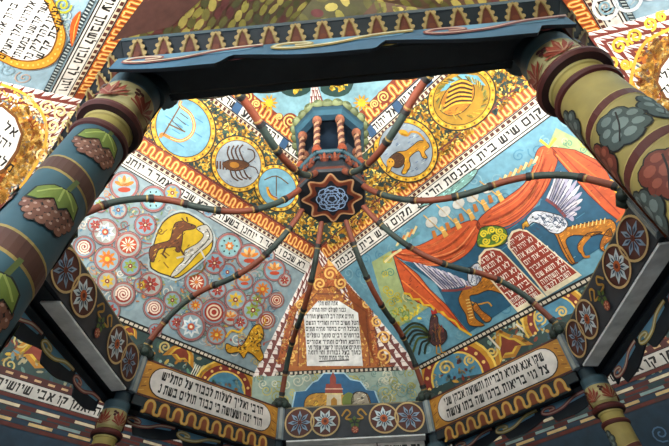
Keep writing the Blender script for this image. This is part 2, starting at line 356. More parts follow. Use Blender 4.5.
S.stroke(smooth([(206, 229), (209, 236), (203, 245), (192, 255), (184, 264)], n=3), 1, '55524a', 1); S.disc(199, 229, .8, BLK, 1); S.disc(191, 225.5, .7, BLK, 1); S.spiral(160, 231, 4, 1.3, 1.2, '8a6a14', 1)
S.stroke([(163, 262), (168, 268)], 1.2, '8a6a14', 1); S.stroke([(160, 254), (164, 252), (169, 256)], 1.2, '8a6a14', 1)
S.stroke([(187, 222), (186, 217)], 1.6, '5c3a1e', 1); S.stroke([(184, 222), (181, 218)], 1.4, '5c3a1e', 1); S.stroke([(178, 246), (184, 256)], 2, '5c3a1e', 1); S.stroke([(166, 246), (162, 254), (166, 258)], 2, '5c3a1e', 1)
S.stroke([(184, 256), (176, 258)], 1.8, 'c9c6bc', 1); S.stroke([(200, 250), (204, 258)], 1.8, 'c9c6bc', 1); S.stroke(smooth([(206, 262), (200, 272), (188, 277)], n=3), 1.2, '8a6a14', 1)
for k in range(26):
    x, y = R.uniform(152, 188), R.uniform(222, 262); S.stroke([(x, y), (x+2, y-2)], .7, R.choice(['a87c14', '4a3014', 'e0bc4c']), 1)
medal_left = (S, 'medallion', 'yellow medallion with a brown fox and a pale beast')
S2 = Paint(P.fr, P.L)
S2.fig(smooth([(226, 343), (233, 346), (241, 345), (246, 338), (250, 330), (256, 324), (261, 326), (263, 335), (259, 345), (263, 356), (259, 361), (253, 355), (247, 352), (243, 358), (238, 352), (229, 353), (225, 349)], True, 3), 'c99a20', 1); S2.up()
scatter(S2, [(228, 344), (246, 338), (256, 325), (263, 335), (260, 356), (240, 352)], 46, 1.5, ['4a3810', '6a5014', 'e8c860'])
S2.stroke(smooth([(225, 337), (231, 330), (238, 332), (243, 327)], n=3), 2, 'd8b03a', 1); S2.stroke(smooth([(262, 326), (265, 320), (262, 316)], n=3), 1.6, 'c99a20', 1)
leopard = (S2, 'leopard_figure', 'spotted yellow leopard')
o = P.build(P.nm, ceiling, P.lb); medal_left[0].build(*[medal_left[1], o, medal_left[2]]); leopard[0].build(leopard[1], o, leopard[2])

# far right: drapery, tablets, griffins, rooster
P = main['far_right']
P.poly([(404, 262), (436, 283), (447, 305), (470, 332), (640, 222), (636, 188), (552, 150), (540, 205), (500, 226), (440, 262)], DBL, 1)
P.poly([(372, 262), (392, 250), (396, 268), (404, 292), (430, 306), (398, 328), (386, 312)], 'aab888', 1)
P.poly([(548, 146), (556, 128), (600, 150), (610, 164)], 'aab888', 1)
P.up()
for i in range(46):
    x, y = R.uniform(372, 428), R.uniform(252, 326)
    if inside((x, y), [(374, 262), (392, 250), (396, 268), (404, 292), (430, 306), (398, 328)]): P.spiral(x, y, R.uniform(3, 6), 1.5, 1, R.choice(['d8c840', '6f9c84', 'e4dca8', '8aa860', 'c8b83c']), 1, R.uniform(0, 6))
for i in range(16):
    x, y = R.uniform(556, 606), R.uniform(134, 160)
    P.spiral(x, y, R.uniform(3, 5), 1.5, 1, R.choice(['d8c840', '6f9c84', 'e4dca8']), 1, R.uniform(0, 6))
for i in range(60):
    x, y = R.uniform(380, 600), R.uniform(150, 350); l = R.uniform(8, 24)
    P.stroke([(x, y), (x+l, y-l*.68)], .7, R.choice(['548ca4', '8ab4c0', '3a7088']), 1) if inside((x, y), [(460, 200), (545, 150), (560, 160), (590, 250), (470, 330), (400, 350), (400, 320), (470, 300)]) else None
scatter(P, [(395, 300), (425, 303), (420, 318), (398, 326)], 34, 2.2, ['d8c02c', 'e8d860', 'b8a028'])
P.up()
def swag(S, outline, folds):
    S.fig(smooth(outline, True, 4), 'cc6430', 1, '6a2410', .12); S.up()
    for f in folds:
        for k in range(5):
            dx, dy = R.uniform(-2.5, 2.5), R.uniform(-4, 4); S.stroke(smooth([(x+dx*.4, y+dy) for x, y in f], n=4), R.uniform(.7, 1.4), R.choice(['dd7c48', 'b04c22', 'bc5628', 'e49462', 'd87040']), 1)
S = Paint(P.fr, P.L); 
swag(S, [(392, 252), (404, 249), (420, 245), (438, 236), (454, 227), (468, 221), (478, 221), (480, 232), (472, 249), (456, 261), (436, 266), (416, 262), (402, 259)], [[(398, 254), (425, 255), (450, 245), (470, 226)], [(402, 257), (430, 261), (458, 252), (476, 230)], [(410, 250), (432, 248), (455, 234)], [(420, 262), (445, 260), (466, 248)]])
S.L -= 1
swag(S, [(478, 221), (490, 209), (506, 198), (524, 184), (533, 168), (536, 154), (541, 147), (550, 147), (558, 156), (554, 172), (546, 190), (532, 208), (514, 222), (496, 229), (480, 230)], [[(484, 225), (510, 214), (532, 194), (546, 160)], [(480, 227), (508, 224), (536, 200), (552, 166)], [(492, 212), (518, 196), (536, 172), (543, 152)], [(500, 222), (524, 208), (540, 184)]])
S.L -= 1
S.fig([(393, 254), (403, 262), (418, 274), (430, 289), (447, 305), (460, 322), (471, 334), (456, 326), (444, 315), (433, 308), (418, 302), (405, 293), (399, 274)], 'cc6430', 1, '6a2410', .12)
S.fig([(552, 147), (575, 150), (603, 163), (611, 181), (616, 192), (626, 207), (622, 223), (606, 211), (588, 194), (570, 173), (554, 155)], 'cc6430', 1, '6a2410', .12); S.up()
for a, b in (((398, 260), (462, 326)), ((402, 280), (450, 320)), ((405, 265), (440, 302)), ((558, 150), (620, 214)), ((565, 152), (608, 186)), ((575, 152), (606, 170)), ((556, 154), (600, 203))): S.stroke([a, b], 1.3, R.choice(['e07c3c', 'a8421a', 'e8904c']), 1)
S.stroke([(404, 293), (410, 294), (413, 299), (420, 299), (424, 305), (431, 305), (436, 311), (443, 312), (448, 318), (456, 321), (460, 328), (472, 335)], 2.2, 'e4bc3c', 1)
S.stroke([(610, 180), (617, 184), (615, 191), (622, 197), (620, 204), (627, 208)], 2.2, 'e4bc3c', 1)
S.up(); S.stroke([(385, 262), (394, 254), (402, 249)], 2.4, 'e8d9a4', 1); S.stroke([(540, 140), (549, 147), (556, 138)], 3, 'd8cc50', 1)
drape = S; S = Paint(P.fr, P.L+5)
for (x, y), (a, b) in zip([(443, 232), (456.5, 224), (470, 215), (484, 205.5), (499, 196.5)], [(432, 222), (445, 211.5), (459, 203.5), (473, 197), (488, 188)]):
    S.poly(ell(a, b, 6.5, 5, -.6, 12), 'c8c6be', 1); S.stroke([(a-8, b-7), (x, y)], 1, 'e0b860', 1); S.up()
    S.poly([(x-3, y-5), (x, y-6.5), (x+6, y+3), (x+1.5, y+6)], 'ddb060', 1); S.poly([(x-4-7, y-5+4), (x-1-7, y-6+4), (x+2-7, y+1+4), (x-2-7, y+3+4)], 'b97830', 1); S.up(); S.stroke([(x-1, y-1), (x+3, y-3)], .8, 'f0dca8', 1); S.L -= 2
tas = S; S = Paint(P.fr, P.L+1)
S.fig(smooth([(418, 186+22), (430, 200), (452, 186), (470, 172), (478, 170), (470, 182), (450, 196)], True, 3), '88b0a8', 1)
for k in range(9): S.stroke([(492+k*5.2, 189-k*3.1), (496+k*5.2, 181-k*3.1)], 2.6, ('e4d4a0', 'd0a060')[k % 2], 1)
for k in range(5): S.stroke([(397+k*4, 246-k*3), (401+k*4, 238-k*3)], 2.2, ('e4d4a0', 'd09050')[k % 2], 1)
S.stroke([(396, 248), (420, 232)], 2, '68a0a0', 1); S.stroke([(488, 193), (536, 163)], 2, '68a0a0', 1)
fringe = S
# tablets
S = Paint(P.fr, P.L+3)
tabs = [[(508, 247), (508, 238), (512, 231), (519, 228.5), (527, 230), (535, 236), (582, 275), (547, 296)], [(479, 266), (479, 256), (485, 249), (493, 247.5), (500, 249), (506, 254), (546, 296), (518, 312)]]
for t in tabs: S.poly(t, 'e8dcc0', 1)
S.up()
for t in tabs:
    cx, cy = sum(p[0] for p in t)/8, sum(p[1] for p in t)/8; S.poly([(cx+(x-cx)*.9, cy+(y-cy)*.9) for x, y in t], '9c3c22', 1)
S.up()
for (x0, y0), w, t in zip([(509, 247), (514.5, 253), (520.5, 259), (526.5, 265), (532.5, 271.5), (538.5, 278), (543, 284.5), (547, 290)], (20, 24, 28, 30, 31, 31, 31, 30), ('אנכי יהוה', 'לא יהיה לך', 'לא תשא את', 'זכור את יום', 'כבד את אביך', 'לא תשא שם', 'ולא תשתחוה', 'השבת לקדש')):
    S.text(t, x0, y0, 5.4, 'f6e8dc', fit=w, wt=.2, ax=(.84, -.54), ay=(-.6, -.75), px=1)
for (x0, y0), w, t in zip([(481, 265), (486, 271), (491.5, 277.5), (497, 284), (502.5, 290.5), (508, 297), (513, 303.5), (517, 309)], (19, 22, 24, 26, 27, 27, 27, 27), ('לא תרצח', 'לא תנאף', 'לא תגנב', 'לא תענה', 'לא תחמד', 'בית רעך', 'ועבדו ואמתו', 'ושורו וחמרו')):
    S.text(t, x0, y0, 5.4, 'f6e8dc', fit=w, wt=.2, ax=(.84, -.54), ay=(-.6, -.75), px=1)
tablets = S; S = Paint(P.fr, P.L+3)
S.fig(smooth([(478, 246), (480, 230), (487, 226), (500, 226), (507, 231), (506, 242), (494, 247)], True, 3), '5c7c2c', 1); S.up()
scrolls(S, [(484, 234, 4), (492, 230, 4), (500, 231, 4), (486, 241, 4), (495, 238, 4), (503, 237, 4)], 'e0cc3c', 1.6); S.stroke(smooth([(480, 245), (490, 246), (500, 243), (507, 235)], n=3), 2, 'e0cc3c', 1)
crown = S
# griffins
def wing(S, root, tips, w):
    for i, t in enumerate(tips): S.stroke(smooth([root[i], ((root[i][0]+t[0])/2+2, (root[i][1]+t[1])/2), t], n=3), [w, w*1.2, w*1.3, w*1.3, w*1.2, w*.9, .6], ('d9d4d8', 'b7b2c4')[i % 2], 1)
S = Paint(P.fr, P.L+2)
S.fig(smooth([(567, 227), (581, 224), (595, 221), (610, 219), (616, 226), (612, 236), (600, 234), (590, 236), (574, 235), (566, 240), (569, 250), (575, 262), (570, 263), (562, 250), (556, 236), (552, 230)], True, 3), 'b87c1e', 1)
S.fig(smooth([(603, 232), (592, 236), (582, 246), (585, 254), (579, 252), (578, 244), (588, 233)], True, 3), 'b87c1e', 1); S.fig(smooth([(610, 228), (612, 238), (604, 246), (606, 252), (600, 248), (602, 238)], True, 3), 'a86c1a', 1); S.up()
for k in range(9): S.stroke([(572+k*4, 229-k*.7), (573+k*4, 225-k*.9)], 1, 'ecd48c', 1)
S.fig(smooth([(526, 221), (533, 212), (542, 211), (555, 214), (563, 217), (568, 225), (560, 233), (550, 232), (542, 225), (533, 222), (528, 227)], True, 3), 'cfd0d6', 1)
wing(S, [(548+k*1.6, 199+k*1.4) for k in range(12)], [(557, 172), (561, 171), (565, 172), (569, 173.5), (573, 176), (577, 180), (580, 185), (582, 192), (582.5, 199), (581, 207), (577, 214), (573, 221)], 3.4); S.up()
for k in range(22): x = R.uniform(533, 564); S.stroke([(x, 214+R.uniform(0, 11)), (x+3, 216+R.uniform(0, 11))], .9, '5c6c80', 1)
for k in range(9): S.stroke([(551+k*2, 203+k*2), (560+k*2, 185+k*3.4)], .7, '5c6484', 1)
S.stroke(smooth([(546, 199), (556, 206), (566, 217)], n=3), 3, '8c4a4a', 1); S.fig([(527, 220), (522, 224), (523, 230), (526, 226), (530, 226)], 'c8983a', 1); S.disc(533, 217, 1, BLK, 1); S.stroke([(526, 221), (523, 226), (528, 226)], 1.8, 'd8a83a', 1)
S.stroke(smooth([(616, 222), (625, 214), (632, 214)], n=3), 1.6, 'b87c1e', 1)
for k in range(11): S.stroke([(549+k*1.6, 200+k*1.4), (559+k*2, 172+k*3.4)], .8, '4c5068', 1)
for k in range(30):
    x, y = R.uniform(533, 564), R.uniform(213, 230); S.stroke([(x, y), (x+1.6, y+1.8), (x+3.4, y+1)], .8, '46566c', 1)
S.stroke(smooth([(558, 234), (563, 246), (572, 262), (578, 262)], n=3), 1, '5c3408', 1); S.stroke(smooth([(590, 236), (582, 246), (584, 256), (590, 256)], n=3), 2.4, 'b87c1e', 1)
grif = S; S = Paint(P.fr, P.L+2)
S.fig(smooth([(477, 272), (486, 276), (500, 282), (514, 292), (510, 297), (498, 292), (488, 290), (478, 294), (470, 296), (473, 306), (476, 318), (485, 325), (470, 325), (466, 314), (461, 306), (459, 298), (464, 288)], True, 3), 'b87c1e', 1)
S.fig(smooth([(476, 302), (482, 310), (492, 318), (486, 322), (478, 314), (473, 308)], True, 3), 'a86c1a', 1)
S.stroke(smooth([(468, 300), (478, 304), (488, 302), (492, 306)], n=3), 1.5, 'd0a040', 1); S.up()
for k in range(7): S.stroke([(466+k*.6, 300+k*3), (470+k*.6, 299+k*3)], .9, 'ecd48c', 1)
wing(S, [(444+k*2.6, 289-k*.4) for k in range(11)], [(414, 262), (419, 263), (424, 264.5), (430, 266), (436, 268), (442, 270), (448, 272), (454, 275), (460, 278), (466, 281), (471, 285)], 2.8)
S.fig(smooth([(470, 284), (468, 274), (472, 266), (478, 263), (483, 268), (482, 276), (477, 285)], True, 3), 'cfd0d6', 1); S.up()
for k in range(14): x = R.uniform(469, 481); S.stroke([(x, 266+R.uniform(0, 16)), (x+2, 268+R.uniform(0, 16))], .8, '5c6c80', 1)
S.stroke(smooth([(442, 290), (456, 290), (472, 287)], n=3), 2.4, '8c4a4a', 1)
for k in range(8): S.stroke([(424+k*5.5, 267+k*2.4), (446+k*3, 285+k*.3)], .6, '5c6484', 1)
for k in range(11): S.stroke([(445+k*2.6, 289-k*.4), (417+k*5.4, 263+k*2)], .8, '4c5068', 1)
grif2 = S; S = Paint(P.fr, P.L+2)
for k, (c1, c2, e) in enumerate([((424, 326), (413, 323), (403, 331)), ((423, 328), (412, 327), (402, 338)), ((423, 331), (413, 331), (404, 344)), ((424, 334), (415, 335), (408, 349)), ((425, 337), (418, 339), (413, 353)), ((427, 340), (422, 343), (419, 355)), ((429, 342), (426, 346), (425, 354))]):
    q = smooth([(431, 337), c1, c2, e], n=5); S.stroke(q, [2.2]*(len(q)-1)+[.8], ('2c3c24', '5c6a30', '24302a')[k % 3], 1)
S.fig(smooth([(429, 338), (430, 326), (431, 318), (434, 313), (438, 317), (439, 324), (446, 330), (447, 338), (441, 345), (434, 345)], True, 3), '5a3a38', 1); S.up()
for k in range(14): x = R.uniform(431, 445); S.stroke([(x, R.uniform(322, 342)), (x+2, R.uniform(324, 343))], .9, R.choice(['a0703c', '2c3438', '8c3a30']), 1)
S.poly([(432, 314), (431, 309), (434, 311), (436, 308), (438, 313)], 'b03428', 1); S.stroke([(440, 344), (442, 352), (446, 352)], 1.3, 'c89a3a', 1); S.stroke([(437, 345), (437, 353), (441, 354)], 1.3, 'c89a3a', 1); S.disc(435, 316, .7, YEL, 1)
roost = S
o = P.build(P.nm, ceiling, P.lb)
for S, n, l in ((drape, 'drapery', 'orange draped curtain with yellow trim'), (tas, 'tassel_row', 'row of golden tassels'), (fringe, 'fringe', None), (tablets, 'law_tablets', 'pair of red tablets with white writing'), (crown, 'crown_figure', 'yellow and green crown'), (grif, 'griffin_figure', 'right winged beast'), (grif2, 'griffin_figure', 'left winged beast'), (roost, 'rooster_figure', 'dark rooster with green tail')): S.build(n, o, l)

# near left and near right
P = main['near_left']
S = Paint(P.fr, P.L+1); ov = smooth([(-34, 10), (-12, -28), (22, -30), (48, -8), (62, 22), (65, 40), (55, 61), (34, 69), (10, 65), (-20, 45)], True, 4); sc = lambda k: [(15+(x-15)*k, 18+(y-18)*k) for x, y in ov]
S.poly(ov, '8a5a1c', 1); S.up(); S.poly(sc(.975), 'dca640', 1); S.up(); S.poly(sc(.83), '8a5a1c', 1); S.up(); S.poly(sc(.8), 'ece9e4', 1); S.up()
for k, (x, y, l) in enumerate([(-12, 54, 60), (3, 58, 66), (16, 60, 68), (29, 60, 62), (41, 58, 46), (-24, 44, 56)]):
    S.text(('ברוך אתה יהוה', 'אלהינו מלך העולם', 'אשר קדשנו במצותיו', 'וצונו להדליק נר', 'שבת קדש', 'למען שמו')[k], x, y, 8.5, BLK, fit=l, wt=.24, ax=(.5, -.87), ay=(-.8, -.3), px=1)
q = [p for p in sc(.9)]
for i in range(0, len(q)): S.disc(q[i][0], q[i][1], 1.2, 'f0cc70', 1)
for x, y, r in ((62, 4, 9), (72, -12, 8), (56, -14, 7)): vol(P, x, y, r, 'b0b040', w=2.2)
P.poly(smooth([(71, 46), (69, 30), (72, 18), (80, 10), (78, 24), (75, 36)], True, 3), 'c86a2c', 1); P.up(); P.stroke([(72, 42), (74, 26), (79, 13)], 1.2, 'e8b060', 1)
o = P.build(P.nm, ceiling, P.lb); S.build('writing_oval', o, 'white oval of black writing with a golden rim')
P = main['near_right']
for x, y, r in ((606, 6, 12), (628, -4, 14), (650, -14, 12)): P.ring(x, y, r, 3.4, 'dfe6e8', 1); 
P.up(); vol(P, 606, 6, 8, '8fb0bc', w=2)
P.build(P.nm, ceiling, P.lb)

# ---- corner chamfers of the main tier
def chamfer(c, l, r, label, k=.17, tp=.13, rows=30, cols=3):
    pL, pR, ap = cut(TB, c, l), cut(TB, c, r), T1[c]
    fr = Frame(pL, pR-pL, ap-pL, MID); P = Paint(fr, 0); wv = (pR-pL).length; A = fr.uv(ap)
    P.poly([(0, 0), (wv, 0), A], 'b4702c'); P.up()
    inL = (wv*k, 0); inR = (wv*(1-k), 0); top = (A[0], A[1]*(1-tp))
    checker(P, (0, 0), A, inL, top, rows, cols); P.L -= 1; checker(P, (wv, 0), A, inR, top, rows, cols)
    strip_h = A[1]*.03; P.poly([(wv*.13, 0), (wv*.87, 0), (wv*.86, strip_h), (wv*.14, strip_h)], BLK); P.up()
    for i in range(26): P.poly([(wv*(.14+.0277*i), strip_h*.2), (wv*(.155+.0277*i), strip_h*.2), (wv*(.155+.0277*i), strip_h*.8), (wv*(.14+.0277*i), strip_h*.8)], 'd8ccb8')
    P.up(); P.H = A[1]; P.a0, P.b0, P.a1, P.b1 = wv*k, wv*(1-k), A[0], A[0]
    if c != 'F': uvfill(P, 500, .045, ['d9a850', 'e8c478', '8c6a3c', 'd09a48', '94501c'], 0, .05, .6)
    P.inner = [inL, inR, top]; P.wv = wv; P.A = A; P.lb = label
    return P
P = chamfer('F', 'L', 'R', 'tall triangle of golden leaves around white writing')
scatter(P, [(284, 366), (298, 310), (318, 290), (344, 288), (366, 305), (382, 366)], 900, 1.7, ['d59a3c', 'e4b860', 'a8641e', 'c98a2c', 'ecc878', '94501c'])
P.up(); P.stroke([(298, 366), (300, 312), (316, 294), (342, 294), (366, 312), (370, 366)], 1.4, '8a4a1c', 1); P.stroke([(284, 366), (296, 312), (314, 288), (346, 286), (372, 308), (380, 366)], 1.2, '7a3a1c', 1)
P.poly([(375, 364), (367, 306), (346, 282), (330, 258), (312, 284), (290, 310), (277, 364), (283, 364), (296, 312), (314, 289), (346, 287), (371, 309), (380, 366), (397, 366)], 'b4641f', 1); scatter(P, [(375, 364), (367, 306), (346, 282), (330, 256), (312, 284), (290, 310), (276, 364), (284, 364), (296, 312), (314, 290), (346, 288), (371, 310), (380, 366), (398, 366)], 300, 1.5, ['e0a850', 'ecc888', '7c3c14', 'c8782c'])
P.up()
scrolls(P, [(330, 274, 7), (320, 284, 6.5), (341, 283, 6.5), (331, 262, 4), (383, 356, 8), (384, 338, 7), (377, 322, 6), (291, 356, 6), (293, 340, 5.5), (366, 304, 5), (300, 305, 5)], 'e8bc6c', 1.9)
P.up(); S = Paint(P.fr, P.L+1); wpoly = [(318, 301), (339, 301), (358, 313), (361, 347), (363, 366), (307, 366), (306, 342), (304, 317)]
S.poly(wpoly, 'f0efec', 1); S.up()
for y, a, b, t in ((305.5, 318, 338, 'אתה הוא מלך'), (312, 312, 346, 'גבור לעולם יהוה מחיה'), (318.5, 306, 354, 'מתים אתה רב להושיע מוריד'), (325, 306, 359, 'הטל משיב הרוח ומוריד הגשם'), (331, 306, 359, 'מכלכל חיים בחסד מחיה מתים'), (337.5, 307, 360, 'ברחמים רבים סומך נופלים'), (344, 307, 360, 'ורופא חולים ומתיר אסורים'), (349.5, 308, 361, 'ומקים אמונתו לישני עפר מי'), (354.5, 308, 361, 'כמוך בעל גבורות ומי דומה'), (359.8, 319, 349, 'לך מלך ממית ומחיה')):
    S.text(t, a, y, 3.9, BLK, fit=b-a, wt=.26, ay=(0, -1), px=1)
S.stroke([(319, 361.5), (349, 360)], 1.2, BLK, 1)
o = P.build('corner_panel', ceiling, P.lb); S.build('writing_tablet', o, 'white arched field of black writing')
P = chamfer('L', 'N', 'F', 'golden corner triangle beside a white eight-sided field of writing', .22, .32, 40, 4)
S = Paint(P.fr, P.L+2)
scatter(P, [(-20, 85), (20, 92), (48, 116), (50, 150), (30, 175), (-10, 215), (-40, 150)], 700, 2.4, ['d9a850', 'e8c478', '7c8c94', 'd09a48', 'f0e4c0', '8a6030'])
P.up(); scrolls(P, [(46, 108, 8), (60, 112, 7), (52, 126, 8), (66, 124, 6), (54, 142, 7), (72, 116, 5), (42, 156, 7), (30, 98, 6)], 'ecd4a4', 2.2); P.stroke(smooth([(0, 84), (24, 94), (42, 114), (46, 136), (38, 160), (14, 196)], n=3), 3, 'e0b050', 1)
S.poly([(-30, 112), (2, 104), (16, 116), (23, 134), (18, 152), (4, 172), (-30, 190)], '7a5020', 1); S.up(); S.poly([(-30, 115), (1, 107), (14, 118), (20, 134), (15, 150), (3, 168), (-30, 186)], 'ece9e4', 1); S.up()
S.text('אל', 2, 129, 9, BLK, wt=.2, ax=(.8, .6), ay=(.5, -.8), px=1); S.text('יהוה', -13, 136, 9, BLK, wt=.2, ax=(.8, .6), ay=(.5, -.8), px=1); S.text('מלך רם', -24, 148, 9, BLK, wt=.2, ax=(.8, .6), ay=(.5, -.8), px=1)
o = P.build('corner_panel', ceiling, P.lb); S.build('writing_tablet', o, 'white eight-sided field of writing beside the grape column')
P = chamfer('R', 'F', 'N', 'golden corner triangle with scrolls beside the olive column', .22, .32, 40, 4)
S = Paint(P.fr, P.L+2)
scatter(P, [(636, 60), (650, 34), (690, 20), (700, 120), (655, 110), (632, 90)], 380, 3.2, ['d59a3c', 'e4b860', '6c7c84', 'c98a2c', 'e8d8a8', '7a5020'])
P.up(); scrolls(P, [(620, 46, 9), (636, 36, 8), (612, 62, 8), (626, 64, 6), (650, 24, 7), (618, 78, 6), (662, 16, 6)], 'e8b84c', 3); P.stroke(smooth([(630, 96), (634, 66), (646, 42), (672, 28)], n=3), 3.4, 'e0a848', 1)
S.poly([(700, 50), (672, 50), (660, 66), (656, 82), (664, 98), (690, 110)], '7a5020', 1); S.up(); S.poly([(700, 53), (673, 53), (662, 68), (659, 82), (667, 97), (690, 106)], 'ece9e4', 1); S.up()
S.text('אלי', 664, 82, 8, BLK, wt=.22, ax=(.7, -.7), ay=(-.6, -.7), px=1); S.text('מגן דוד', 666, 96, 8, BLK, wt=.22, ax=(.7, -.7), ay=(-.6, -.7), px=1)
o = P.build('corner_panel', ceiling, P.lb); S.build('writing_tablet', o, 'white field of writing at the right edge')
P = chamfer('N', 'R', 'L', 'golden corner triangle behind the viewer'); P.build('corner_panel', ceiling, P.lb)

# ---- zodiac tier
def medallion(fr, L, x, y, rx, ry, rot, fill, ringc=('d8ac38', '8a6a1c')):
    S = Paint(fr, L); S.poly(ell(x, y, rx+1.4, ry+1.4, rot, 30), '3a3014', 1); S.up(); S.poly(ell(x, y, rx, ry, rot, 30), ringc[0], 1); S.up()
    for i, p in enumerate(ell(x, y, rx*.94, ry*.94, rot, 40)): S.disc(p[0], p[1], 1.2, ('f0d468', ringc[1])[i % 2], 1, n=7)
    S.up(); S.poly(ell(x, y, rx*.87, ry*.87, rot, 28), '4a3c18', 1); S.up(); S.poly(ell(x, y, rx*.845, ry*.845, rot, 28), fill, 1); S.up(); return S
zod = {}
for nm, (a, b) in WALLS.items():
    P = panel(T1[a], T1[b], T2[b], T2[a], {'far_left': TEAL, 'far_right': '3c4a3c', 'near_left': '6a4030', 'near_right': '6a4438'}[nm], 'zodiac_panel', {'far_left': 'dark green zodiac panel with a lyre and a scorpion', 'far_right': 'dark green zodiac panel with a lion', 'near_left': 'maroon panel of olive leaves', 'near_right': 'maroon panel of olive leaves, right'}[nm])
    zod[nm] = P
    if nm.startswith('far'): uvfill(P, 700, .03, ['c99a30', 'e0bc50', 'a87c24', '44604c'], 0, .03, .97); P.up()
P = zod['far_left']; av = [(183, 128, 31, 35), (238, 164, 27, 28), (277, 188, 22, 24)]
pl = [(120, 110), (200, 92), (330, 190), (327, 246), (300, 236), (130, 132)]
scatter(P, pl, 900, 2.3, ['c99a30', 'e0bc50', 'a87c24', 'dcb040', '44604c'], 1, av); P.up(); scatter(P, pl, 70, 3.6, ['2c4c46', '24403e'], 1, av); P.up(); scatter(P, pl, 260, 1.6, ['f0d878', '6a5018'], 1, av); P.up()
kids = []
S = medallion(P.fr, P.L, 183, 128, 31, 35, -.5, '80aebe'); 
for k in range(12): x = R.uniform(165, 195); y = R.uniform(112, 145); S.stroke([(x, y), (x+8, y+5)], .9, R.choice(['8ec0d4', '4f8cae']), 1)
S.up(); S.stroke(smooth([(181, 101), (180, 106), (190, 114), (194, 126), (190, 136), (180, 141), (170, 138), (162, 134), (160, 138)], n=4), 3.2, 'c98a3c', 1); S.up(); S.stroke(smooth([(181, 101), (180, 106), (190, 114), (194, 126), (190, 136), (180, 141), (170, 138)], n=4), 1, 'f0d8a0', 1)
S.stroke([(168, 124), (185, 132)], 1.4, '7a5a2c', 1); S.stroke([(163, 135), (180, 106)], 1.4, '7a5a2c', 1); S.stroke([(160, 136), (163, 134)], 4, 'c98a3c', 1)
for k in range(3): S.stroke([(172+k*4, 121-k*4), (183+k*2.4, 131-k*6)], .8, '5a4420', 1)
kids.append((S, 'blue medallion with a golden lyre'))
S = medallion(P.fr, P.L, 238, 164, 26, 28, -.5, 'a9b2b8')
for k in range(40): x, y = R.uniform(222, 256), R.uniform(146, 184); S.stroke([(x, y), (x+2, y+1.4)], .8, '8494a4', 1) if ((x-238)/20)**2+((y-164)/21)**2 < 1 else None
S.up(); S.fig(smooth([(222, 164), (229, 160), (238, 160), (246, 162), (249, 165), (244, 169), (235, 171), (227, 169)], True, 3), '6a4420', 1); S.up()
for k in range(4):
    S.stroke(smooth([(230+k*4.5, 161), (227+k*4, 153-k), (229+k*4.6, 146-k*.4)], n=3), 1.5, '5a3a1a', 1); S.stroke(smooth([(230+k*4.5, 170), (232+k*5, 177), (238+k*4.4, 181-k)], n=3), 1.5, '5a3a1a', 1)
for k in range(5): S.stroke([(217+k*3, 161+k*.3), (217+k*3, 169+k*.3)], 1.7, '6a4420', 1)
S.poly(ell(234, 165, 5, 3, .1, 10), 'b8842c', 1); S.stroke(smooth([(248, 163), (254, 158), (253, 151), (247, 149)], n=3), 1.2, '5a3a1a', 1); S.stroke(smooth([(248, 166), (255, 168), (258, 174)], n=3), 1, '5a3a1a', 1); S.stroke([(244, 172), (250, 180)], 1, '5a3a1a', 1)
kids.append((S, 'grey medallion with a brown scorpion'))
S = medallion(P.fr, P.L, 277, 188, 21, 24, -.6, '80aebe'); S.stroke(smooth([(267, 187), (269, 195), (276, 200), (283, 199)], n=3), 2.6, 'd8a830', 1); S.stroke(smooth([(264, 180), (276, 176), (288, 184)], n=3), 1.2, '6a5018', 1); S.stroke([(276, 176), (276, 196)], 1, '6a5018', 1); S.up(); S.stroke(smooth([(268, 189), (271, 195), (277, 198)], n=3), 1, 'a0401c', 1)
kids.append((S, 'blue medallion with golden scales'))
o = P.build(P.nm, ceiling, P.lb); [S.build('medallion', o, l) for S, l in kids]
P = zod['far_right']; av = [(462, 98, 36, 31), (406, 150, 30, 33)]
pl = [(330, 200), (362, 164), (440, 72), (520, 62), (545, 72), (336, 246), (328, 246)]
scatter(P, pl, 1200, 2.4, ['c99a30', 'e0bc50', 'a87c24', 'dcb040', '54604c', 'b0701c'], 1, av); P.up(); scatter(P, pl, 80, 3.8, ['2c4c4a', '2a4440'], 1, av); P.up(); scatter(P, pl, 300, 1.6, ['f0d878', '4a4420'], 1, av); P.up(); kids = []
S = medallion(P.fr, P.L, 462, 98, 35, 30, -.65, 'b08c2c'); S.poly([(440, 92), (450, 80), (462, 74), (478, 76), (486, 86), (470, 84), (456, 88)], '7aaebc', 1); S.up()
S.fig(smooth([(440, 108), (445, 94), (456, 82), (466, 80), (474, 86), (474, 98), (466, 110), (454, 116), (445, 114)], True, 4), 'b8822a', 1); S.up()
for k in range(11): S.stroke(smooth([(443+k*.8, 112-k*2.7), (456+k*.7, 104-k*2.3), (472+k*.1, 103-k*1.8)], n=3), 1.9, ('dcae44', '4a3010')[k % 2], 1)
for k in range(60):
    t = R.uniform(0, 6.28); S.stroke([(462+26*math.cos(t), 98+22*math.sin(t)), (462+22*math.cos(t+.2), 98+18*math.sin(t+.2))], 1.2, R.choice(['d8b84c', '6a5a2c', '8a8c4c']), 1)
kids.append((S, 'golden medallion with a crab under blue sky'))
S = medallion(P.fr, P.L, 406, 150, 30, 33, -.75, '9aa6b0')
for k in range(70): x, y = R.uniform(384, 430), R.uniform(124, 178); S.stroke([(x, y), (x+2.4, y-1.6)], .9, R.choice(['7484a0', 'b8c4c8', '6a7c94']), 1) if ((x-406)/22)**2+((y-150)/24)**2 < 1 else None
S.up(); S.fig(smooth([(388, 166), (391, 157), (398, 152), (406, 151), (413, 146), (420, 141), (427, 142), (430, 147), (425, 152), (428, 158), (423, 158), (419, 151), (410, 158), (411, 166), (406, 174), (402, 173), (405, 165), (399, 163), (393, 166), (391, 171), (387, 172)], True, 3), 'c8962a', 1); S.up()
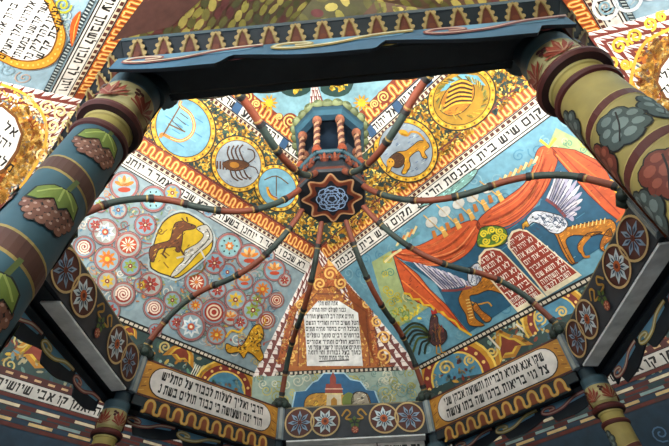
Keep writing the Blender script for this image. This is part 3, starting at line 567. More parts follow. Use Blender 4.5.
S.fig(smooth([(388, 163), (392, 156), (399, 153), (405, 158), (403, 166), (396, 168)], True, 3), '5a3a1e', 1); S.up(); S.poly(ell(391, 163, 4, 4.6, 0, 10), 'd0a03a', 1); S.up(); S.disc(390, 162, .7, BLK, 1); S.disc(393, 162, .7, BLK, 1)
S.stroke(smooth([(427, 143), (420, 134), (412, 132), (408, 136), (402, 134)], n=3), 2, 'c8962a', 1); S.poly(ell(404, 133, 5, 3, .3, 10), 'c8a030', 1)
kids.append((S, 'grey medallion with a golden lion'))
o = P.build(P.nm, ceiling, P.lb); [S.build('medallion', o, l) for S, l in kids]
def scales(P, n, cols):
    a, b = lim(P, 0)
    for r in range(n):
        v = P.H*(1-(r+.5)/n); a, b = lim(P, v); k = max(1, int((b-a)/.13))
        for i in range(k): P.poly(ell(a+(i+.5+.5*(r % 2)*.9)*(b-a)/k, v, .085, .05, R.uniform(-.5, .9), 10), R.choice(cols))
        P.up()
OLV = ['5c5a2c', '8a8444', '4c4c28', 'a49a5a', '74703a', '5c2c2c']
for nm in ('near_left', 'near_right'):
    P = zod[nm]; scales(P, 7, OLV)
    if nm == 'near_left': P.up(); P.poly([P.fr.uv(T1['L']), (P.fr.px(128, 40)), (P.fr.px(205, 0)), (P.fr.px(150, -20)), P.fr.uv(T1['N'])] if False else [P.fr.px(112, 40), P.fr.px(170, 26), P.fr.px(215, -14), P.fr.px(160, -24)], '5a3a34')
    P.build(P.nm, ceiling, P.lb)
# ---- sky tier and cap
for nm, (a, b) in WALLS.items():
    far = nm.startswith('far')
    P = panel(T2[a], T2[b], T3[b], T3[a], '90b6c0' if far else '5a4434', 'sky_panel', {'far_left': 'light blue sky panel with a sun, left', 'far_right': 'light blue sky panel with a sun, right'}.get(nm, 'dark panel of olive leaves high above'))
    H = P.H
    if not far: scales(P, 9, OLV); P.build(P.nm, ceiling, P.lb); continue
    strip(P, 0, H*.05, 'd9c8b0'); strip(P, H*.06, H*.17, WHT); P.up(); dashes(P, H*.008, H*.045, .06, .55, '5c2c22'); strip(P, H*.05, H*.062, BLK); strip(P, H*.165, H*.178, BLK)
    line_text(P, 'שמע ישראל יהוה', H*.078, H*.072); P.up(); a0, b0 = lim(P, H*.1)
    for k in range(1, 6):
        if far: u = a0+(b0-a0)*k/6; P.poly([(u-.05, H*.062), (u+.05, H*.062), (u+.05, H*.165), (u-.05, H*.165)], '3c6488')
    wave_band(P, H*.18, H*.34, '8a3c1a'); P.up()
    S = Paint(P.fr, P.L); x0 = 315; s = -1 if nm == 'far_left' else 1
    SX = (lambda x: x) if s < 0 else (lambda x: 631-x)
    for x, y, r in ((290, 121, 8), (247, 97, 7), (256, 104, 5), (279, 117, 4)): S.disc(SX(x), y, r, '8a3c1a', 1); S.up(); S.spiral(SX(x), y, r*.9, 1.8, 1.5, 'e4c880', 1, 2); S.L -= 1
    S.poly([(SX(x), y) for x, y in smooth([(276, 80), (282, 93), (296, 97), (310, 91), (308, 78)], n=3)], '1f4a44', 1); S.up()
    scatter(S, [(SX(282), 80), (SX(286), 91), (SX(298), 94), (SX(306), 80)], 34, 2.4, ['d8b030', 'e8cc58', '8a8428'])
    S.petals(SX(269), 103, 10, 2, 9, 1.3, 'd8a820', 1); S.up(); S.disc(SX(269), 103, 4, 'ecc83c', 1)
    if s > 0:
        q = [(336, -16), (332, 40), (440, 34), (462, -4), (440, -30)]; S.up(); S.poly(q, '5a4434', 1); S.up()
        scatter(S, q, 150, 6, OLV)
    o = P.build(P.nm, ceiling, P.lb); S.build('sun_and_foliage', o, 'yellow sun beside dark foliage')
cap = Frame(T3['L'], T3['F']-T3['L'], T3['N']-T3['L'], MID); P = Paint(cap, 0); P.a0 = P.a1 = 0; P.b0 = P.b1 = (T3['F']-T3['L']).length; P.H = (T3['N']-T3['L']).length
P.poly([cap.uv(T3[k]) for k in 'LFRN'], '4c4a2c'); P.up(); scales(P, 7, OLV); P.build('cap_panel', ceiling, 'flat top of the vault with olive leaves')
ra, rb_ = T2['F']+eL*.3, T2['F']+eR*.3; sp = Frame(ra, rb_-ra, T3['F']-ra, MID); S = Paint(sp, 3); wv = (rb_-ra).length; ap_ = sp.uv(T3['F'])
checker(S, (0, 0), ap_, (wv, 0), ap_, 16, 5); S.up(); S.petals(wv*.5, ap_[1]*.55, 8, .01, .07, .02, 'd8a830'); S.build('ridge_strip', ceiling, 'red and white toothed ridge between the two suns')

# ---- cove: ladder line down to the cornice, then the walls
cove = {}
for nm, (a, b) in WALLS.items():
    P = panel(TC[a], TC[b], TB[b], TB[a], '35504e', 'cove_panel', nm.replace('_', ' ')+' cove above the line of writing', cut(TC, a, b), cut(TC, b, a))
    P.a1 = P.fr.uv(cut(TB, a, b))[0]; P.b1 = P.fr.uv(cut(TB, b, a))[0]; P.mb = MB(); P.L = 0
    P.poly([P.fr.uv(q) for q in (cut(TC, a, b), cut(TC, b, a), cut(TB, b, a), cut(TB, a, b))], '35504e'); P.up(); H = P.H
    def last(P=P, H=H):
        strip(P, 0, H*.03, MAR); strip(P, H*.03, H*.16, 'd6d2cc'); strip(P, H*.16, H*.225, '5a2420'); P.up(); strip(P, H*.03, H*.036, BLK); strip(P, H*.154, H*.16, BLK)
        line_text(P, 'אבי שיושים חוה ואמן קו', H*.055, H*.075); dashes(P, H*.18, H*.2, .12, .5, 'd8b890')
    P.last = last; cove[nm] = P
P = cove['far_left']
scatter(P, [(0, 318), (0, 385), (120, 430), (262, 470), (262, 380), (150, 335)], 420, 3.2, ['48685c', '3c5a68', '6f8c84', '9c7c3c', '7a3c28', 'a8a488'])
P.up()
def spade(P, x, y, s, a, c1='b8862c', c2='8a3c1e', c3='d8b84c'):
    R2 = lambda px, py: (x+s*(px*math.cos(a)-py*math.sin(a)), y+s*(px*math.sin(a)+py*math.cos(a)))
    o = [(-1, .6), (-.7, -.1), (-.35, -.4), (0, -1), (.35, -.4), (.7, -.1), (1, .6), (.5, .35), (0, .6), (-.5, .35)]
    P.poly([R2(*p) for p in o], c1, 1); P.up(); P.poly([R2(p[0]*.72, p[1]*.72) for p in o], c3, 1); P.up(); P.poly([R2(p[0]*.55, p[1]*.55) for p in o], c2, 1); P.L -= 2
def arch(P, x, y, r, a0, a1, tilt):
    pt = lambda q, n=14: [(x+r*q*math.cos(a0+(a1-a0)*k/n), y+r*q*math.sin(a0+(a1-a0)*k/n)) for k in range(n+1)]
    P.poly(pt(1.0)+pt(.0)[:1], '5c94ac', 1); P.up(); P.stroke(pt(.95), r*.22, 'c8982c', 1); P.up(); P.stroke(pt(.8), r*.2, '8a3428', 1); P.stroke(pt(1.05), r*.06, 'e8cc6c', 1); P.up()
    for p in pt(.8, 9): P.disc(p[0], p[1], r*.05, 'ecc880', 1, n=7)
    P.stroke(pt(.68), r*.05, 'e8cc6c', 1); P.L -= 3
for x, y, s in ((182, 353, 17), (42, 352, 30), (130, 330, 10)): spade(P, x, y, s, .42)
arch(P, 224, 392, 30, 3.4, 6.9, 0); scatter(P, [(150, 345), (250, 385), (262, 400), (240, 405), (140, 362)], 70, 3, ['6f9c84', 'c8b060', '9cb4ac', '2c4a48', 'b8862c'])
P.up(); scrolls(P, [(205, 372, 7), (165, 347, 6), (248, 388, 6), (20, 340, 9), (75, 372, 8), (60, 395, 8), (10, 365, 8)], 'c8b87c', 1.8)
for k in range(5): P.stroke([(196+k*2, 364+k), (190+k*2, 376+k)], .9, 'e4e0d4', 1)
scatter(P, [(0, 322), (60, 330), (100, 372), (60, 374), (0, 356)], 60, 4, ['c8a048', '8a3c1e', 'd8b84c', '7a9ca4', 'b0a484'])
P.build(P.nm, ceiling, P.lb)
P = cove['far_right']
scatter(P, [(418, 370), (560, 285), (669, 240), (669, 370), (430, 440)], 420, 3.2, ['48685c', '3c5a68', '8ca898', 'b08c44', '8a4830', 'c0bc9c'])
P.up()
arch(P, 458, 378, 38, 2.75, 6.1, 0); spade(P, 508, 346, 22, -.6); arch(P, 556, 318, 32, 2.5, 6.0, 0)
scatter(P, [(424, 372), (525, 310), (545, 330), (440, 392)], 90, 3, ['c8ccb8', '3c5c4c', 'c8a048', '9cb4ac', 'd8b84c', '8a3c1e']); P.up()
scrolls(P, [(446, 368, 8), (470, 360, 6), (524, 320, 8), (492, 352, 6), (540, 318, 7), (562, 312, 6)], 'dcc478', 1.9)
P.stroke([(488, 336), (503, 352)], 2, 'e4dccc', 1); P.stroke([(516, 324), (530, 336)], 2, 'e4dccc', 1)
scatter(P, [(630, 330), (669, 300), (669, 366), (640, 380)], 40, 4, ['c8a048', '8a3c1e', '7a9ca4', 'b0a484', '2c5a7c']); P.build(P.nm, ceiling, P.lb)
for nm in ('near_left', 'near_right'): cove[nm].build('cove_panel', ceiling, cove[nm].lb)
for c, l, r, lb in (('F', 'L', 'R', 'far corner cove with an elephant in a blue field'), ('L', 'N', 'F', 'left corner cove'), ('R', 'F', 'N', 'right corner cove'), ('N', 'R', 'L', 'near corner cove')):
    a, b, a2, b2 = cut(TC, c, l), cut(TC, c, r), cut(TB, c, l), cut(TB, c, r)
    fr = Frame(a, b-a, a2-a, MID); P = Paint(fr, 0); P.poly([fr.uv(q) for q in (a, b, b2, a2)], 'a3b4a8'); P.up()
    P.a0 = P.a1 = 0; P.b0 = P.b1 = (b-a).length; P.H = fr.uv(a2)[1]; H = P.H
    strip(P, 0, H*.03, MAR); strip(P, H*.03, H*.16, 'd6d2cc'); strip(P, H*.16, H*.225, '5a2420'); P.up(); line_text(P, 'שיר המעלות', H*.055, H*.075); P.up()
    if c == 'F':
        for i in range(120):
            x, y = R.uniform(255, 425), R.uniform(372, 412); P.spiral(x, y, R.uniform(3, 7), 1.5, 1, R.choice(['c8c070', '7f9c94', 'd8d8c4', 'a8a860', '8cb0ac']), 1, R.uniform(0, 6))
        S = Paint(fr, P.L+1); bl = [(292, 412), (296, 392), (306, 391), (313, 383), (318, 381), (324, 374), (344, 374), (350, 380), (360, 382), (366, 390), (374, 391), (382, 412)]
        S.poly([(336+(x-336)*1.04, 394+(y-394)*1.08) for x, y in bl], 'b4d4e0', 1); S.up(); S.poly(bl, '1f6c94', 1); S.up()
        S.fig(smooth([(304, 412), (305, 400), (312, 394), (325, 393), (340, 394), (350, 396), (356, 392), (366, 393), (370, 400), (372, 412)], n=3), 'c89a3a', 1); S.up()
        S.fig(smooth([(353, 408), (352, 398), (357, 392), (366, 394), (370, 404), (374, 412), (362, 412)], True, 3), 'b4aa98', 1); S.poly(ell(348, 400, 6, 8, .3, 10), '7a8a3c', 1); S.up(); S.disc(362, 398, .9, BLK, 1)
        S.poly([(326, 412), (327, 394), (341, 394), (342, 412)], 'd8ccb0', 1); S.poly([(325, 394), (326, 384), (330, 384), (330, 378), (333, 372), (336, 378), (336, 384), (341, 384), (343, 394)], '9c4a38', 1); S.up()
        S.stroke([(325, 389), (343, 389)], 1.2, 'e0b8a0', 1); S.stroke([(325, 394), (343, 394)], 1.4, 'e8d8a0', 1); S.poly([(331, 408), (331, 400), (334, 397), (337, 400), (337, 408)], 'b88a2c', 1)
        o = P.build('cove_panel', ceiling, lb); S.build('elephant_field', o, 'elephant carrying a red tower in a blue field')
    else: P.build('cove_panel', ceiling, lb)
WN = {'far_left': 'wall_far_left', 'far_right': 'wall_far_right', 'near_left': 'wall_near_left', 'near_right': 'wall_near_right'}
def wall(name, a, b):
    d = Vector((0, 0, -a.z)); fr = Frame(a, b-a, (0, 0, -1), MID+Vector((0, 0, -2))); P = Paint(fr, 0); wv = (b-a).length
    P.poly([(0, 0), (wv, 0), (wv, a.z), (0, a.z)], '24465c'); P.up()
    for r in range(5):
        h = ('dcd2b8', '6a2c24', '8fa8a8', 'd8c090', '6a2c24')[r]; n = int(wv/.34)
        P.poly([(0, .03+r*.04), (wv, .03+r*.04), (wv, .066+r*.04), (0, .066+r*.04)], ('5a2420', '2c4a50', '5a2420', '24465c', '5a3430')[r]); P.up()
        for i in range(n): u = i*.34+(r*.11) % .34; P.poly([(u, .035+r*.04), (min(wv, u+.2), .035+r*.04), (min(wv, u+.2), .06+r*.04), (u, .06+r*.04)], h)
    for i in range(int(wv*7)): P.spiral(R.uniform(.1, wv-.1), R.uniform(.4, .9), .07, 1.6, .012, R.choice(['6a8cac', '4c7494', '8a4a50', '3c5c88']), 0, R.uniform(0, 6))
    o = P.build(name, None); o['kind'] = 'structure'
for nm, (a, b) in WALLS.items(): wall(WN[nm], cut(TC, a, b), cut(TC, b, a))
for nm, (c, l, r) in {'wall_far': 'FLR', 'wall_left': 'LNF', 'wall_right': 'RFN', 'wall_near': 'NRL'}.items(): wall(nm, cut(TC, c, l), cut(TC, c, r))
fl = MB(); pts = []
for c, l, r in ('FLR', 'RFN', 'NRL', 'LNF'):
    for q in (l, r): p = cut(TC, c, q).copy(); p.z = 0; pts.append(p)
fl.face(pts, 'b4b2b0'); o = fl.build('floor'); o['kind'] = 'structure'

# ---------------------------------------------------------------- the eight-sided bimah canopy
Z0 = 2.85; HX = -.075
def W(ang, r, z):
    a = math.radians(ang); s = math.sin(a); return Vector((r*math.cos(a)*1.044, r*s*(1.06 if s > 0 else 1)+(  .035 if abs(ang-247.5) < 1 else .013 if abs(ang-270) < 1 else -.008 if abs(ang-292.5) < 1 else 0)*min(1, r), z+Z0))
AX = Vector((0, 0, Z0))
canopy = empty('bimah_canopy', (0, 0, Z0), 'eight-sided painted canopy with eight striped ribs and a central lantern, standing on painted columns', 'canopy')
ROS = {270: 'near', 180: 'left', 90: 'far', 0: 'right'}
NAVY2 = '1c2a34'; BOARD = '3c4048'
def uprof(n, f): return [f(k/n) for k in range(n+1)]
def scallops(mb, fr, u0, u1, v0, v1, n, h0, h1, gold='a88448', rust='7c3c20', rnd=False):
    p = (u1-u0)/n; m = v1-v0
    for i in range(n):
        u = u0+i*p
        pk = smooth([(u+p*q, v0+m*y) for q, y in ((0, .06), (.1, .08), (.2, .22), (.28, .5), (.36, .8), (.5, 1), (.64, .8), (.72, .5), (.8, .22), (.9, .08), (1, .06))], n=2)
        if rnd: pk = smooth([(u+p*q, v0+m*y) for q, y in ((0, .1), (.12, .06), (.21, .25), (.2, .6), (.3, .9), (.5, 1), (.7, .9), (.8, .6), (.79, .25), (.88, .06), (1, .1))], n=2)
        mb.prism(fr, pk, h0, h1, rust)
        P = Paint(fr, 0); P.mb = mb; P.st = 1; P.L = h1+.002
        P.stroke(pk, m*(.22 if rnd else .13), gold); P.L = h1+.0035; P.stroke(pk, m*.06, 'c9b078')
        P.L = h1+.004
        for sg in (() if rnd else (-1, 1)):
            for q, y, w2 in ((.3, .42, .085), (.22, .68, .09), (.12, .93, .09)): P.disc(u+p*.5+sg*p*q, v0+m*y, m*w2, 'd0b47c', n=8)
        P.L = h1+.005; P.disc(u+p*.5, v0+m*.35, m*.13, '8c4a24', n=8)
def beam(mid):
    a, b = mid+22.5, mid-22.5          # left and right ends for a viewer inside the ring
    ros = mid in ROS; nm = 'rosette' if ros else 'inscribed'
    side = {270: 'nearest', 180: 'left', 90: 'far', 0: 'right', 135: 'far left', 45: 'far right', 225: 'near left', 315: 'near right'}[mid]
    ai, bi = W(a, 1.5, 0), W(b, 1.5, 0); wv = (bi-ai).length
    fi = Frame(ai, bi-ai, (0, 0, 1), AX+Vector((0, 0, .1)))         # inner face, h towards the middle
    ao, bo = W(a, 1.70, 0), W(b, 1.70, 0); out = W(mid, 3, 0)
    fo = Frame(bo, ao-bo, (0, 0, 1), out); wo = (bo-ao).length      # outer face
    # soffit slab + fascia
    mb = MB(); top = [W(a, 1.53, .0), W(b, 1.53, .0), W(b, 1.66, .0), W(a, 1.66, .0)]
    fs = Frame(top[0], top[1]-top[0], top[3]-top[0], (0, 0, 9)); mb.prism(fs, [fs.uv(q) for q in top], 0, .035, '2c343a' if ros else NAVY2)
    FT, FB = 1.715, 1.66; bo2, ao2 = W(b, FB, -.058), W(a, FB, -.058); fo = Frame(bo2, ao2-bo2, W(mid, FT, .016)-W(mid, FB, -.058), out+Vector((0, 0, -3))); wo = (ao2-bo2).length; vh = fo.uv(W(b, FT, .016))
    mb.prism(fo, [(0, 0), (wo, 0), (wo-vh[0], vh[1]), (vh[0], vh[1])], -.03, 0, NAVY2)
    fr2 = Frame(W(b, FT, .012), W(a, FT, 0)-W(b, FT, 0), (0, 0, 1), out); w2 = (W(b, FT, 0)-W(a, FT, 0)).length
    mb.prism(fr2, [(0, .0), (w2, .0), (w2, .03), (0, .03)], -.06, .004, '3c5058')
    o = mb.build('ring_side', canopy, side+' beam of the ring')
    sc = MB(); scallops(sc, fo, 0, wo, vh[1]*.03, vh[1]*.93, 16, 0, .006); sc.build('scallop_trim', o, 'golden scallops on the outer face')
    # wave-edged apron
    ap = MB(); n = 44; bo3, ao3 = W(b, 1.69 if mid == 270 else 1.675, 0), W(a, 1.69 if mid == 270 else 1.675, 0); ins = 0 if mid == 270 else .12; fo = Frame(bo3, ao3-bo3, (0, 0, 1), out)
    def edge(t):
        q = (t*3+.2) % 1; return -.12-.02*(1-math.cos(2*pi*q))*.5-(.06*q if q < .93 else .06*.93*(1-q)/.07)
    wo = (ao3-bo3).length; bot = [(ins+(wo-2*ins)*t, edge(t)) for t in [k/(n*2) for k in range(n*2+1)]]
    ap.prism(fo, bot+[(wo-ins, -.058), (ins, -.058)], -.012, -.002, '4a7690', '1a2630')
    for fr, L, hh in ((fo, -.002, 1), (Frame(ao3, bo3-ao3, (0, 0, 1), AX), .0122, 1)):
        P = Paint(fr, 0); P.mb = ap; P.st = 1
        for k in range(3):
            u = ins+(wo-2*ins)*(k+.02)/3; x = (wo-2*ins)/3; cs = (('a8645c', 'e4ccb4'), ('c0a860', 'ece0b8'), ('9a5c58', 'd8b0a0'))[k]
            P.L = L+.0015; P.poly([(u+x*.05, -.064), (u+x*.95, -.064), (u+x*.9, -.09), (u+x*.3, -.115), (u+x*.06, -.09)], '7aa4ba'); P.L = L+.003
            q = smooth([(u+x*.98, -.066), (u+x*.7, -.075), (u+x*.45, -.11), (u+x*.2, -.118), (u+x*.06, -.1), (u+x*.12, -.078), (u+x*.26, -.082), (u+x*.3, -.098), (u+x*.2, -.1)], n=4)
            P.stroke(q, .022, cs[0]); P.L = L+.0045; P.stroke(q, .009, cs[1])
    ap.build('wave_apron', o, 'blue wavy board with painted scrolls')
    # inner board
    bd = MB(); hF = .259
    bd.prism(fi, [(.02, 0), (wv-.02, 0), (wv-.02, hF), (.02, hF)], -.022, 0, BOARD if ros else 'c08c34', NAVY2)
    P = Paint(fi, 0); P.mb = bd; P.st = 1; cx = wv/2; cy = hF*.5; r = hF*.44
    if ros:
        P.L = .0012; P.stroke([(.02, hF-.006), (wv-.02, hF-.006)], .01, '8c8468')
        for i, x in enumerate((cx-.44, cx-.235, cx+.235, cx+.44)): P.L = .0012+.0001*i; P.disc(x, cy, r, '64342a', n=28)
        for i, x in enumerate((cx-.44, cx-.235, cx+.235, cx+.44)):
            big = i in (1, 2); P.L = .003; P.petals(x, cy, 8, .012, r*.85, .02 if big else .016, 'ccd6da' if big else '94a8bc', rot=.39*i); P.L = .0045
            P.petals(x, cy, 8, .02, r*.6, .007, '4c6478' if big else '3a4a60', rot=.39*i); P.L = .006; P.disc(x, cy, .03 if big else .016, 'b8642c'); P.L = .0075; P.disc(x, cy, .014, '6a2c18')
            P.L = .009+.0004*i; P.ring(x, cy, r*1.0, .013, 'd0b484', n=30)
        P.L = .0115
        for s in (-1, 1): P.stroke(smooth([(cx+s*.10, cy+.03), (cx+s*.06, cy+.08), (cx+s*.03, cy+.05), (cx+s*.07, cy+.01), (cx+s*.02, cy+.0)], n=4), .014, 'b08c3c')
        P.petals(cx, cy-.02, 5, .01, .05, .016, '5c7434', rot=.3); P.L = .013; P.disc(cx, cy-.08, .028, 'a04838'); P.L = .0145; P.petals(cx, cy-.08, 6, .004, .026, .006, 'd8a080')
    else:
        P.L = .0012; P.poly([(.02, 0), (wv-.02, 0), (wv-.02, .014), (.02, .014)], '5c2c20'); P.poly([(.02, hF-.014), (wv-.02, hF-.014), (wv-.02, hF), (.02, hF)], '5c2c20')
        for s in (0, 1):
            for k in range(7): P.stroke(smooth([(abs(s*wv-(.04+.012*(k % 3))), .03+.03*k), (abs(s*wv-(.075+.01*(k % 2))), .045+.03*k)], n=2), .006, ('d8ac54', '7c4c1c')[k % 2])
        def pill(x0, x1, y0, y1):
            q = (y1-y0)/2; ym = (y0+y1)/2
            return [(x1-q+q*math.cos(-pi/2+pi*k/10), ym+q*math.sin(-pi/2+pi*k/10)) for k in range(11)]+[(x0+q+q*math.cos(pi/2+pi*k/10), ym+q*math.sin(pi/2+pi*k/10)) for k in range(11)]
        P.L = .0025; P.poly(pill(.09, wv-.09, .02, hF-.02), '3a2418'); P.L = .004; P.poly(pill(.097, wv-.097, .027, hF-.027), 'e0d8d2'); P.L = .0055
        t1, t2 = {135: ('הרבי ואליך לעלות לכבוד על סתליש', 'הוד יגה ושעושה כי כבוד תולים בשת נ')}.get(mid, ('שקו אנא אגרא לבריות ותשועה אכהן שני', 'צל גוי בריאות ברגו שה בתו עושה'))
        P.text(t1, .17, .145, .06, BLK, fit=wv-.34, wt=.27); P.text(t2, .17, .055, .06, BLK, fit=wv-.34, wt=.27)
    ib = bd.build('rosette_board' if ros else 'inscription_board', o, ('dark board with four ringed flowers' if ros else 'golden board with two lines of writing in a white field'))
    if ros and mid != 270:
        wb = MB(); f3 = Frame(W(a, 1.505, 0)+Vector((0, 0, -.001)), W(b, 1.505, 0)-W(a, 1.505, 0), W(a, 1.575, 0)-W(a, 1.505, 0), (0, 0, 0)); w3 = (W(b, 1.505, 0)-W(a, 1.505, 0)).length
        k3 = .095
        i3 = .24 if mid == 180 else .06; wb.prism(f3, [(i3, 0), (w3-.06, 0), (w3-.05, k3), (i3-.01, k3)], 0, .012, 'f0f0ee')
        if mid == 90:
            f4 = Frame(W(a, 1.60, -.15), W(b, 1.60, 0)-W(a, 1.60, 0), (0, 0, 1), AX); w4 = (W(b, 1.60, 0)-W(a, 1.60, 0)).length
            wb.prism(f4, [(.1, -.02), (w4-.1, -.02), (w4-.1, .135), (.1, .135)], -.01, 0, 'd0cac4'); P = Paint(f4, 0); P.mb = wb; P.st = 1; P.L = .0015; P.text('זה השער ליהוה צדיקים יבאו בו', .13, .02, .09, BLK, fit=w4-.26, wt=.25)
        wb.build('soffit_board', o, 'plain white board under the beam' if mid != 90 else 'white board with black writing under the beam')
    elif not ros:
        sb = MB(); sb.prism(fi, [(.03, -.06), (.1, -.06), (.1, -.105), (wv-.1, -.105), (wv-.1, -.06), (wv-.03, -.06), (wv-.03, 0), (.03, 0)], -.022, -.004, '1b2c34'); scallops(sb, fi, .1, wv-.1, -.1, -.012, 10, -.004, .004, 'd0a044', '8c4a20', True); sb.build('scallop_board', o, 'dark hanging board with golden scallops')
for mid in range(0, 360, 45): beam(mid)
for k in range(8):
    ang = 22.5+45*k
    pm = MB(); c = W(ang, 1.488, 0); t = Vector((-math.sin(math.radians(ang)), math.cos(math.radians(ang)), 0)); fr = Frame(c, t, (0, 0, 1), AX)
    pm.prism(fr, [(-.028, -.0), (.028, -.0), (.028, .262), (-.028, .262)], -.03, .012, '7c868c'); pm.prism(fr, [(-.012, .004), (.012, .004), (.012, .258), (-.012, .258)], .012, .016, 'a4a8a4'); pm.build('corner_post', canopy)
    # rib
    hub = Vector((HX, .0, Z0)); foot = W(ang, 1.53, 0); d = W(ang, 1, 0)-Vector((0, 0, Z0)); d.normalize(); hp = hub+d*.25
    prof = [(1.53, .27), (1.5, .35), (1.45, .43), (1.35, .56), (1.2, .655), (1.05, .69), (.9, .69), (.75, .71), (.6, .77), (.45, .885), (.32, 1.04), (.25, 1.16)]
    sp = smooth(prof, n=6); path = []
    for r, z in sp: s = (r-.25)/1.28; q = hp.lerp(foot, s); path.append(Vector((q.x, q.y, Z0+z)))
    rb = MB(); nseg = 8; M = len(path)-1; cuts = [round(M*i/nseg) for i in range(nseg+1)]; cc = ['3a4842', '80462e']
    for i in range(nseg):
        seg = path[cuts[i]:cuts[i+1]+1]; rb.tube(seg, .022, cc[(i+k) % 2] if False else cc[i % 2], 8)
        sd = (seg[-1]-seg[-2]).normalized()
        if i < nseg-1:
            rb.tube([seg[-1]-sd*.012, seg[-1]+sd*.012], .027, '1a1614', 8); rb.tube([seg[-1]-sd*.03, seg[-1]-sd*.02], .0245, '9c8450', 8)
        # dark ring and tan band at each segment joint
    ro = rb.build('rib', canopy, 'striped dark green and rust curved rib')
    ff = MB(); ff.tube([W(ang, 1.52, .255), W(ang, 1.525, .30)], [.05, .035], '2a3a34', 10)
    for j in range(16):
        a2 = 2*pi*j/8; rr = .06 if j < 8 else .035; q = W(ang, 1.52, .275+.035*(j//8)); ff.ball((q.x+rr*math.cos(a2), q.y+rr*math.sin(a2), q.z), .034, ('22342e', '2c4038')[j % 2], 8, (1, 1, .9))
    ff.build('foliage_boss', ro, 'dark green carved leaves at the foot of the rib')

# lantern
hub = Vector((HX, 0, Z0+1.14))
lan = MB(); lan.lathe(hub, [(.0, 0, '141a22'), (.262, 0, '1a222a'), (.275, .02, '5c2c1c'), (.275, .05, '17242e'), (.262, .07, '17242e'), (.24, .2, '22323a'), (.25, .24, '22323a')], 8, pi/8, False)
lo = lan.build('lantern', canopy, 'eight-sided lantern where the ribs meet')
fr = Frame(hub+Vector((0, 0, -.001)), (1, 0, 0), (0, 1, 0), hub-Vector((0, 0, 1))); P = Paint(fr, 1)
st = []
for k in range(16): t = 2*pi*k/16+pi/16*0; q = .225 if k % 2 == 0 else .165; st.append((q*math.cos(t), q*math.sin(t)))
st = smooth(st, True, 5); P.poly(st, '9c5634'); P.up(); P.stroke(st, .014, 'cca47c', closed=True); P.up(); P.poly([(x*.9, y*.9) for x, y in st], '7a4028'); P.up(); P.poly([(x*.74, y*.74) for x, y in st], '1c2430'); P.up()
P.disc(0, 0, .125, '1a2030', n=28); P.up()
for rr, n2, off in ((.118, 8, 0), (.088, 8, .39), (.06, 6, 0), (.034, 5, .3)):
    for k in range(n2):
        t = off+2*pi*k/n2; a3 = pi/n2*1.5; P.stroke([((rr*.78+.22*rr*math.cos(q*pi/2))*math.cos(t+a3*q), (rr*.78+.22*rr*math.cos(q*pi/2))*math.sin(t+a3*q)) for q in (-1, -.7, -.4, 0, .4, .7, 1)], .0085, 'a4bcd8')
P.build('rosette_plate', lo, 'dark underside with a pale blue spiral rose and rust star')
g = MB()
for k in range(8):
    t = pi/8+k*pi/4; t2 = t+pi/4
    a, b = hub+Vector((.262*math.cos(t), .262*math.sin(t), .27)), hub+Vector((.262*math.cos(t2), .262*math.sin(t2), .27)); g.tube([a, b], .02, '3a5c66', 6)
    a.z -= .08; b.z -= .08; g.tube([a, b], .012, '2c4650', 6)
    for j in range(2):
        q = a.lerp(b, .3+.4*j); e = (b-a).normalized()
        for dd, hh, cl in ((-.03, .05, '6a3420'), (0, .075, '8c4e34'), (.03, .05, '6a3420')): g.tube([q+e*dd*.5+Vector((0, 0, -.03)), q+e*dd+Vector((0, 0, hh*.5)), q+e*dd*1.3+Vector((0, 0, hh))], [.016, .014, .004], cl, 6)
g.build('gallery_rail', lo, 'teal rail above rust carved leaves')
for k in range(8):
    t = pi/8+k*pi/4; p = MB(); c = hub+Vector((.255*math.cos(t), .255*math.sin(t), .26))
    p.lathe(c, [(.034, 0, '8c4628'), (.04, .05, '9c5638'), (.028, .09, '8a5a44')], 10)
    pts = []
    for j in range(2):
        hx = [c+Vector((.012*math.cos(q*.9+j*pi), .012*math.sin(q*.9+j*pi), .08+q*.0145)) for q in range(28)]
        p.tube(hx, .017, ('a88468', '5e3428')[j], 6)
    p.lathe(c, [(.028, .47, '8a5a44'), (.04, .5, 'a06a50'), (.04, .54, 'a06a50')], 10); p.build('baluster', lo, 'twisted rust and cream pillar')
cr = MB(); zc = .80
cr.lathe(hub, [(.0, zc+.10, '123044'), (.17, zc+.10, '0e2838'), (.24, zc+.02, '143548'), (.245, zc, '22495a'), (.30, zc, '2a5868'), (.325, zc+.05, '234c5c'), (.335, zc+.09, '17242e'), (.335, zc+.12, '17242e'), (.27, zc+.2, '3c4c40'), (.05, zc+.5, '3c4c40'), (0, zc+.52, '3c4c40')], 8, pi/8, False)
cro = cr.build('lantern_crown', lo, 'teal eight-sided crown of the lantern'); lf = MB()
for k in range(8):
    t = pi/8+k*pi/4; t2 = t+pi/4
    for j in range(3):
        q = Vector((math.cos(t), math.sin(t), 0)).lerp(Vector((math.cos(t2), math.sin(t2), 0)), (j+.5)/3)*.325; lf.ball((hub.x+q.x, hub.y+q.y, hub.z+zc+.135), .055, ('7a825c', '6c7450')[j % 2], 12, (1.05, 1.05, .75)); lf.ball((hub.x+q.x*1.1, hub.y+q.y*1.1, hub.z+zc+.125), .03, '4c5838', 8, (1, 1, .6))
lf.build('leaf_crest', cro, 'pale green carved leaves round the crown')

